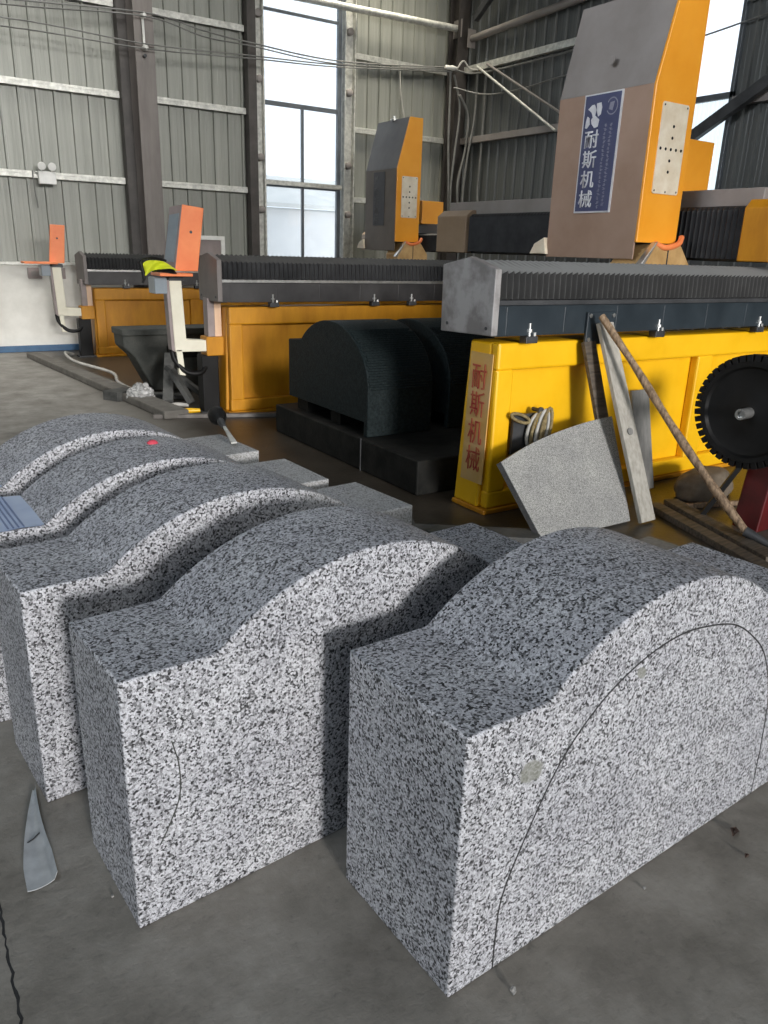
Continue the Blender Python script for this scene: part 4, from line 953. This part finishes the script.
# ------------------------------------------------------------------ black wheel on a red stand
o = empty('grinding_wheel', (3.9, 2.4, 0)); tag(o, 'black notched grinding wheel with a bright axle stub on a red stand', 'grinding wheel')
C_ = Vector((4.02, 2.40, .715)); AX = Vector((-1, -.10, 0)).normalized(); R_ = .315
MB().lathe(C_, AX, [(-.05, .0), (-.05, R_ * .84), (.028, R_ * .90), (.038, R_ * .88), (.036, R_ * .80), (.020, R_ * .76), (.016, R_ * .70), (.012, R_ * .35), (.022, R_ * .16), (.022, 0)], 64).build('disc', 'black', o, smooth=30)
mb = MB(); NS = 44
u_ = AX.orthogonal().normalized(); w_ = AX.cross(u_)
for k in range(NS):
    t = 2 * math.pi * (k + .5) / NS; rd = u_ * math.cos(t) + w_ * math.sin(t); tg = AX.cross(rd)
    a = C_ + rd * (R_ * .86); hw = math.pi * R_ / NS * .74
    poly = [a - tg * hw, a + tg * hw, C_ + rd * R_ + tg * hw * .95, C_ + rd * R_ - tg * hw * .95]
    mb.prism([q - AX * .05 for q in poly], AX * .085)
mb.build('rim_segments', 'black', o, bevel=.002)
MB().lathe(C_, AX, [(.02, .030), (.12, .030), (.12, .020), (.100, .020)], 20).build('axle_stub', 'bright_steel', o, smooth=35)
st = MB()
st.prism([(4.23, 2.32, .40), (4.38, 2.32, .40), (4.44, 2.32, .0), (4.17, 2.32, .0)], (0, .16, 0))
st.build('stand', 'red', o, bevel=.008)
MB().bar((4.25, 2.40, .30), (4.25, 2.40, .75), .10, .10).build('upright', 'red', o, bevel=.006)
MB().lathe(C_, -AX, [(.04, .05), (.34, .05)], 16).build('bearing', 'dark_steel', o, smooth=35)
MB().bar((4.18, 2.47, .42), (4.05, 2.62, .02), .028, .028).build('stay', 'black', o)
MB().box(4.3, 4.5, 2.25, 2.5, .62, .90).build('motor', 'dark_steel', o, bevel=.03)

# timber and sacks on the floor at the right
def timber(a, b, w_, h_, mat, label, name='timber'):
    o = MB().bar(a, b, w_, h_).build(name, mat, bevel=.004); return tag(o, label, 'timber')
timber((4.00, 2.92, .02), (3.62, 1.86, .02), .09, .04, 'wood_dark', 'dark flat timber on the floor, the one nearer the granite offcut')
timber((4.14, 2.90, .025), (3.78, 1.98, .025), .10, .05, 'wood_dark', 'thicker dark timber lying beside the flat timber, under the brown pole')
timber((4.08, 2.86, .015), (4.80, 2.64, .015), .035, .03, 'wood_brown', 'thin brown lath lying across the timbers by the red stand')
timber((3.36, 2.52, .02), (3.42, 1.95, .02), .22, .04, 'wood_grey', 'wide grey board flat on the floor behind the nearest block')
def sack(x, y, sx, sy, sz, rot, label, mat='sack'):
    bm = bmesh.new(); bmesh.ops.create_icosphere(bm, subdivisions=4, radius=1)
    for vv in bm.verts:
        c = vv.co; e = Vector([math.copysign(abs(q) ** .75, q) for q in c])
        e *= 1 + .10 * mnoise.noise(c * 2.5 + Vector((x * 9, y, 0))); vv.co = Vector((e.x * sx, e.y * sy, max(-.0, e.z * sz + sz * .55) if e.z < -.5 else e.z * sz + sz * .55))
    me = bpy.data.meshes.new('sack'); bm.to_mesh(me); bm.free(); me.materials.append(M[mat])
    for p_ in me.polygons: p_.use_smooth = True
    o = bpy.data.objects.new('sack', me); COL.objects.link(o); o.location = (x, y, 0); o.rotation_euler = (0, 0, rot); return tag(o, label, 'sack')
sack(4.55, 2.95, .26, .14, .12, .2, 'sandy sack on the floor under the yellow bed by the red stand')

# stones and rubble near the foot of the yellow bed
def slabp(x, y, sx, sy, sz, rot, mat, label, name='stone_offcut', tilt=(0, 0), z=0, cat='stone offcut', group=None):
    o = MB().box(-sx / 2, sx / 2, -sy / 2, sy / 2, 0, sz).build(name, mat, bevel=.004)
    o.location = (x, y, z); o.rotation_euler = (tilt[0], tilt[1], rot); return tag(o, label, cat, group)
slabp(2.62, 3.05, .75, .16, .05, -.62, 'tile', 'long dark strip of stone at the foot of the yellow bed')
slabp(2.44, 3.12, .11, .08, .07, .4, 'grey_stone', 'small square stone offcut between the blocks and the yellow bed')
slabp(2.42, 2.78, .60, .10, .06, -.7, 'tile', 'second dark stone strip, nearer the granite blocks')
slabp(2.30, 3.42, .32, .12, .04, -.5, 'tile', 'short dark stone strip near the work table corner')

# ------------------------------------------------------------------ left middle: curb, hose, bag, offcuts
o = MB().prism([(1.70, 11.25, 0), (1.84, 11.25, 0), (2.33, 6.75, 0), (2.10, 6.75, 0)], (0, 0, .075)).build('trim_%d' % n, 'curb', bevel=.012); n += 1
struct(o, 'grimy concrete curb along the saw pit')
pts = catmull([(2.3, 11.3, .02), (2.12, 10.9, .09), (2.05, 10.0, .10), (2.30, 9.3, .05), (2.22, 8.7, .03), (2.25, 8.0, .03)], 8)
tag(MB().tube(pts, .018, 8).build('hose', 'wire_pale', smooth=60), 'pale hose snaking over the curb toward the white bag', 'hose')
def bag():
    bm = bmesh.new(); bmesh.ops.create_icosphere(bm, subdivisions=4, radius=1)
    for vv in bm.verts:
        c = vv.co.copy(); k = 1 + .30 * mnoise.noise(c * 2.2) + .16 * mnoise.noise(c * 6 + Vector((4, 0, 0))); vv.co = Vector((c.x * .17 * k, c.y * .16 * k, max(c.z, -.6) * .115 * k))
    lo = min(vv.co.z for vv in bm.verts)
    for vv in bm.verts: vv.co.z -= lo
    me = bpy.data.meshes.new('plastic_bag'); bm.to_mesh(me); bm.free(); me.materials.append(M['poly'])
    o = bpy.data.objects.new('plastic_bag', me); COL.objects.link(o); return o
o = bag(); o.location = (2.15, 7.62, 0); o.scale = (.72, .72, .95); tag(o, 'crumpled grey-white plastic bag on the floor among dark offcuts', 'plastic bag')
for i, (a, b, w_, lab) in enumerate((((2.33, 7.35, .04), (2.55, 7.9, .42), .10, 'dark stone bar leaning up just right of the white bag'),
                     ((2.50, 7.16, .05), (2.36, 7.30, .36), .08, 'dark stone bar leaning the other way, crossing the first'),
                     ((2.72, 7.30, .05), (2.42, 7.62, .34), .07, 'shorter dark bar propped beside the two crossed bars'),
                     ((2.75, 7.55, .03), (3.15, 7.35, .10), .08, 'dark bar lying flat near the control stand post'))):
    tag(MB().bar(a, b, w_, .05).build('stone_bar', 'tile', bevel=.005), lab, 'stone bar')
for (a, b, w_, lab) in (((2.30, 7.85, .025), (2.62, 7.60, .03), .12, 'flat dark stone strip on the floor right behind the white bag'),
                        ((2.92, 7.62, .03), (2.98, 8.05, .42), .11, 'dark stone bar standing against the dusty stone block'),
                        ((2.62, 7.12, .03), (2.98, 7.18, .05), .09, 'dark stone bar lying between the post and the leaning bars'),
                        ((2.16, 7.98, .03), (2.36, 8.06, .05), .14, 'broken dark stone piece on the floor beyond the white bag')):
    tag(MB().bar(a, b, w_, .05).build('stone_bar', 'tile', bevel=.005), lab, 'stone bar')
slabp(2.02, 7.9, .26, .2, .09, .5, 'tile', 'low dark lump left of the white bag')
tag(MB().bar((2.03, 6.85, .018), (3.18, 6.44, .018), .06, .035).build('steel_bar', 'rust_bar', bevel=.004), 'flat dull steel bar lying in front of the orange bed', 'steel bar')
pts = catmull([(2.30, 6.99, .02), (2.26, 7.06, .03), (2.27, 7.14, .04), (2.36, 7.20, .04), (2.47, 7.16, .03)], 8)
tag(MB().tube(pts, .02, 8).build('hose', 'wire_pale', smooth=60), 'short curl of pale hose at the foot of the nearer control stand', 'hose')
tag(MB().tube([(2.30, 6.93, .03), (2.40, 6.90, .03), (2.48, 6.88, .03)], [.022, .026, .018], 9).build('grip_handle', 'yellow', smooth=50), 'yellow tool handle at the foot of the nearer control stand', 'tool')

# ------------------------------------------------------------------ things on the back wall
o = empty('emergency_light', (2.30, 11.86, 2.38)); tag(o, 'white twin-head emergency light on the wall girt', 'emergency light')
MB().box(2.19, 2.41, 11.80, 11.892, 2.20, 2.36).build('box', 'white', o, bevel=.008)
for dx in (2.235, 2.365):
    h = MB().lathe((dx, 11.80, 2.42), (0, -1, -.12), [(-.05, .02), (-.02, .045), (.02, .052), (.026, .046)], 16).build('lamp_head', 'white', o, smooth=40)
    MB().tube([(dx, 11.84, 2.35), (dx, 11.83, 2.42)], .010, 6).build('stem', 'white', h)
MB().tube([(2.19, 11.85, 2.33), (2.13, 11.87, 2.36), (2.14, 11.88, 2.1), (2.16, 11.89, 1.9)], .008, 6).build('lead', 'wire', o)
# white-framed box by the column
o = empty('wall_cabinet', (4.55, 11.8, 1.3)); tag(o, 'small grey wall cabinet with white frame right of the orange panel', 'cabinet')
MB().box(4.28, 4.72, 11.84, 11.89, 1.20, 1.57).build('door', 'mauve', o, bevel=.004)
MB().box(4.22, 4.78, 11.82, 11.89, 1.57, 1.63).box(4.72, 4.78, 11.82, 11.89, 1.15, 1.57).box(4.22, 4.28, 11.82, 11.89, 1.15, 1.57).build('frame', 'white', o, bevel=.004)
# two socket boxes on the white wall behind the far stand
for (x, lab) in ((2.02, 'grey socket box on the white wall left of the far control arm'), (2.33, 'grey socket box on the white wall right of the far control arm')):
    o = MB().box(x - .09, x + .09, 11.86, 11.90, .985, 1.13).build('socket_box', 'mauve', bevel=.006); tag(o, lab, 'socket box')
    MB().box(x - .05, x + .05, 11.852, 11.862, 1.02, 1.09).build('cover', 'grey_paint', o)
# insulators on the column
o = empty('insulator_bracket', (3.6, 11.45, 4.1)); tag(o, 'white insulator bracket on the steel column holding the wires', 'insulator')
MB().bar((3.60, 11.46, 3.95), (3.60, 11.46, 4.30), .03, .03, up=(1, 0, 0)).build('bracket', 'porcelain', o, bevel=.003)
for z in (3.93, 4.30):
    MB().lathe((3.60, 11.49, z), (0, -1, 0), [(0, .028), (.03, .032), (.05, .022), (.07, .036), (.10, .036), (.12, .018)], 14).build('insulator', 'porcelain', o, smooth=40)
MB().lathe((3.60, 11.49, 3.84), (0, -1, 0), [(0, .022), (.06, .022)], 10).build('stud', 'dark_steel', o)
# overhead wires from the left, over the column, to the shed corner
def wire(pts, r, label, mat='wire', nn=8, group='overhead wires along the back wall'):
    o = MB().tube(catmull(pts, nn), r, 6).build('wire', mat, smooth=60); return tag(o, label, 'wire', group)
Yw = 11.38
wire([(-1, Yw, 4.02), (1.87, Yw, 4.19), (3.60, Yw, 4.32), (4.4, Yw, 4.24), (5.08, Yw, 4.20), (6.52, Yw, 4.17), (8.75, 11.5, 4.40)], .010, 'topmost of the overhead wires, crossing above the insulator bracket')
wire([(-1, Yw, 3.95), (1.9, Yw, 4.13), (3.58, Yw, 4.28), (4.4, Yw, 4.17), (5.08, Yw, 4.16), (6.52, Yw, 4.13), (8.75, 11.5, 4.38)], .009, 'second overhead wire from the top, on the upper insulator')
wire([(-1, Yw, 3.80), (1.87, Yw, 3.99), (3.58, Yw, 3.965), (5.08, Yw, 4.04), (6.52, Yw, 4.12), (8.75, 11.5, 4.36)], .009, 'third overhead wire from the top, on the lower insulator')
wire([(-1, Yw, 3.76), (1.9, Yw, 3.90), (3.60, Yw, 3.91), (5.08, Yw, 4.005), (6.52, Yw, 4.09), (8.75, 11.5, 4.34)], .009, 'lowest overhead wire, below the insulator bracket')
# pipes near the roof and rods in the corner
o = MB().tube([(5.2, 11.78, 4.98), (9.0, 11.70, 5.03)], .052, 14).build('roof_pipe', 'galv', smooth=60); tag(o, 'thick pipe running across the top of the back wall', 'pipe')
MB().box(8.96, 8.975, 11.60, 11.82, 4.90, 5.16).build('end_plate', 'grey_paint', o)
o = MB().tube([(9.08, 11.45, 4.86), (9.08, 3.0, 5.15)], .055, 14).build('roof_pipe', 'grey_paint', smooth=60); tag(o, 'thick pipe along the top of the right wall', 'pipe')
MB().box(9.0, 9.16, 11.46, 11.475, 4.73, 5.0).build('end_plate', 'grey_paint', o)
o = MB().tube([(9.06, 11.25, 4.42), (9.06, 9.30, 3.28)], .022, 8).build('brace_rod', 'galv', smooth=60); tag(o, 'bright diagonal brace rod running down from the shed corner', 'brace')
o = MB().tube([(9.06, 11.0, 4.42), (9.06, 9.05, 3.42)], .020, 8).build('brace_rod', 'grey_paint', smooth=60); tag(o, 'duller brace rod parallel to the bright one', 'brace')
o = MB().bar((9.0, 6.95, 2.90), (9.0, 4.9, 4.0), .09, .13).build('brace_beam', 'dark_steel', bevel=.006); tag(o, 'dark diagonal steel beam crossing the right-hand window', 'brace')
o = MB().bar((9.0, 11.3, 5.1), (9.0, 9.8, 6.1), .09, .10).build('brace_beam', 'dark_steel', bevel=.006); tag(o, 'dark diagonal beam rising from the corner column', 'brace')
# cables in the corner
def corner(pts, r, label, mat='wire'):
    o = MB().tube(catmull(pts, 8), r, 7).build('hanging_cable', mat, smooth=60); return tag(o, label, 'cable', 'cables hanging in the shed corner')
corner([(8.70, 11.5, 4.36), (8.72, 11.5, 3.9), (8.74, 11.5, 3.2), (8.80, 11.5, 2.4), (8.84, 11.5, 1.7)], .022, 'leftmost straight cable down the corner column')
corner([(8.78, 11.5, 4.30), (8.90, 11.45, 3.8), (8.84, 11.45, 3.1), (8.80, 11.45, 2.5), (8.86, 11.45, 1.7)], .020, 'wavy cable second from left in the shed corner')
corner([(8.86, 11.42, 4.0), (9.06, 11.42, 3.7), (9.05, 11.42, 3.2), (8.92, 11.42, 2.6), (9.02, 11.42, 2.0), (9.14, 11.35, 1.9)], .024, 'looping cable in the middle of the shed corner')
corner([(9.12, 11.3, 4.36), (9.11, 11.3, 3.7), (9.0, 11.3, 3.0), (8.96, 11.3, 2.3), (9.10, 11.25, 2.0)], .020, 'slanting cable right of the corner column')
corner([(9.14, 11.1, 4.34), (9.14, 11.1, 3.7), (9.13, 11.1, 3.0), (9.12, 11.1, 2.4), (9.13, 10.9, 2.05)], .020, 'rightmost cable bending away near its foot')
wire([(7.95, 11.885, 4.40), (8.0, 11.885, 3.9), (8.2, 11.885, 3.2), (8.42, 11.885, 2.5), (8.66, 11.885, 2.0)], .012, 'thin cable hanging in a curve on the back wall right of the tower', 'wire_pale', group='thin cables hanging on the back wall')
wire([(8.75, 11.45, 4.36), (9.05, 11.2, 4.32), (9.08, 9.6, 4.30), (9.08, 8.4, 4.34)], .014, 'wire running from the corner along the right wall girt', group='wires along the right wall')
wire([(8.75, 11.45, 4.10), (9.05, 11.0, 3.98), (9.08, 10.2, 3.95), (9.08, 9.3, 4.0), (9.08, 8.4, 4.0)], .012, 'sagging wire on the right wall below the girt', group='wires along the right wall')
wire([(9.1, 7.7, 4.00), (9.1, 7.0, 4.1), (9.1, 6.5, 4.15), (9.1, 4, 4.4)], .010, 'thin wire crossing in front of the right-hand window', group='wires along the right wall')
o = empty('junction_fitting', (8.75, 11.45, 4.36)); tag(o, 'white cable fitting where the overhead wires meet the corner', 'cable fitting')
MB().lathe((8.55, 11.45, 4.375), (1, 0, .05), [(0, .02), (.02, .035), (.10, .03), (.14, .042), (.2, .03), (.24, .02)], 12).build('body', 'porcelain', o, smooth=40)
MB().tube(catmull([(8.78, 11.45, 4.36), (8.88, 11.4, 4.50), (8.98, 11.35, 4.40), (9.06, 11.2, 4.36)], 6), .014, 6).build('jumper', 'wire_pale', o)
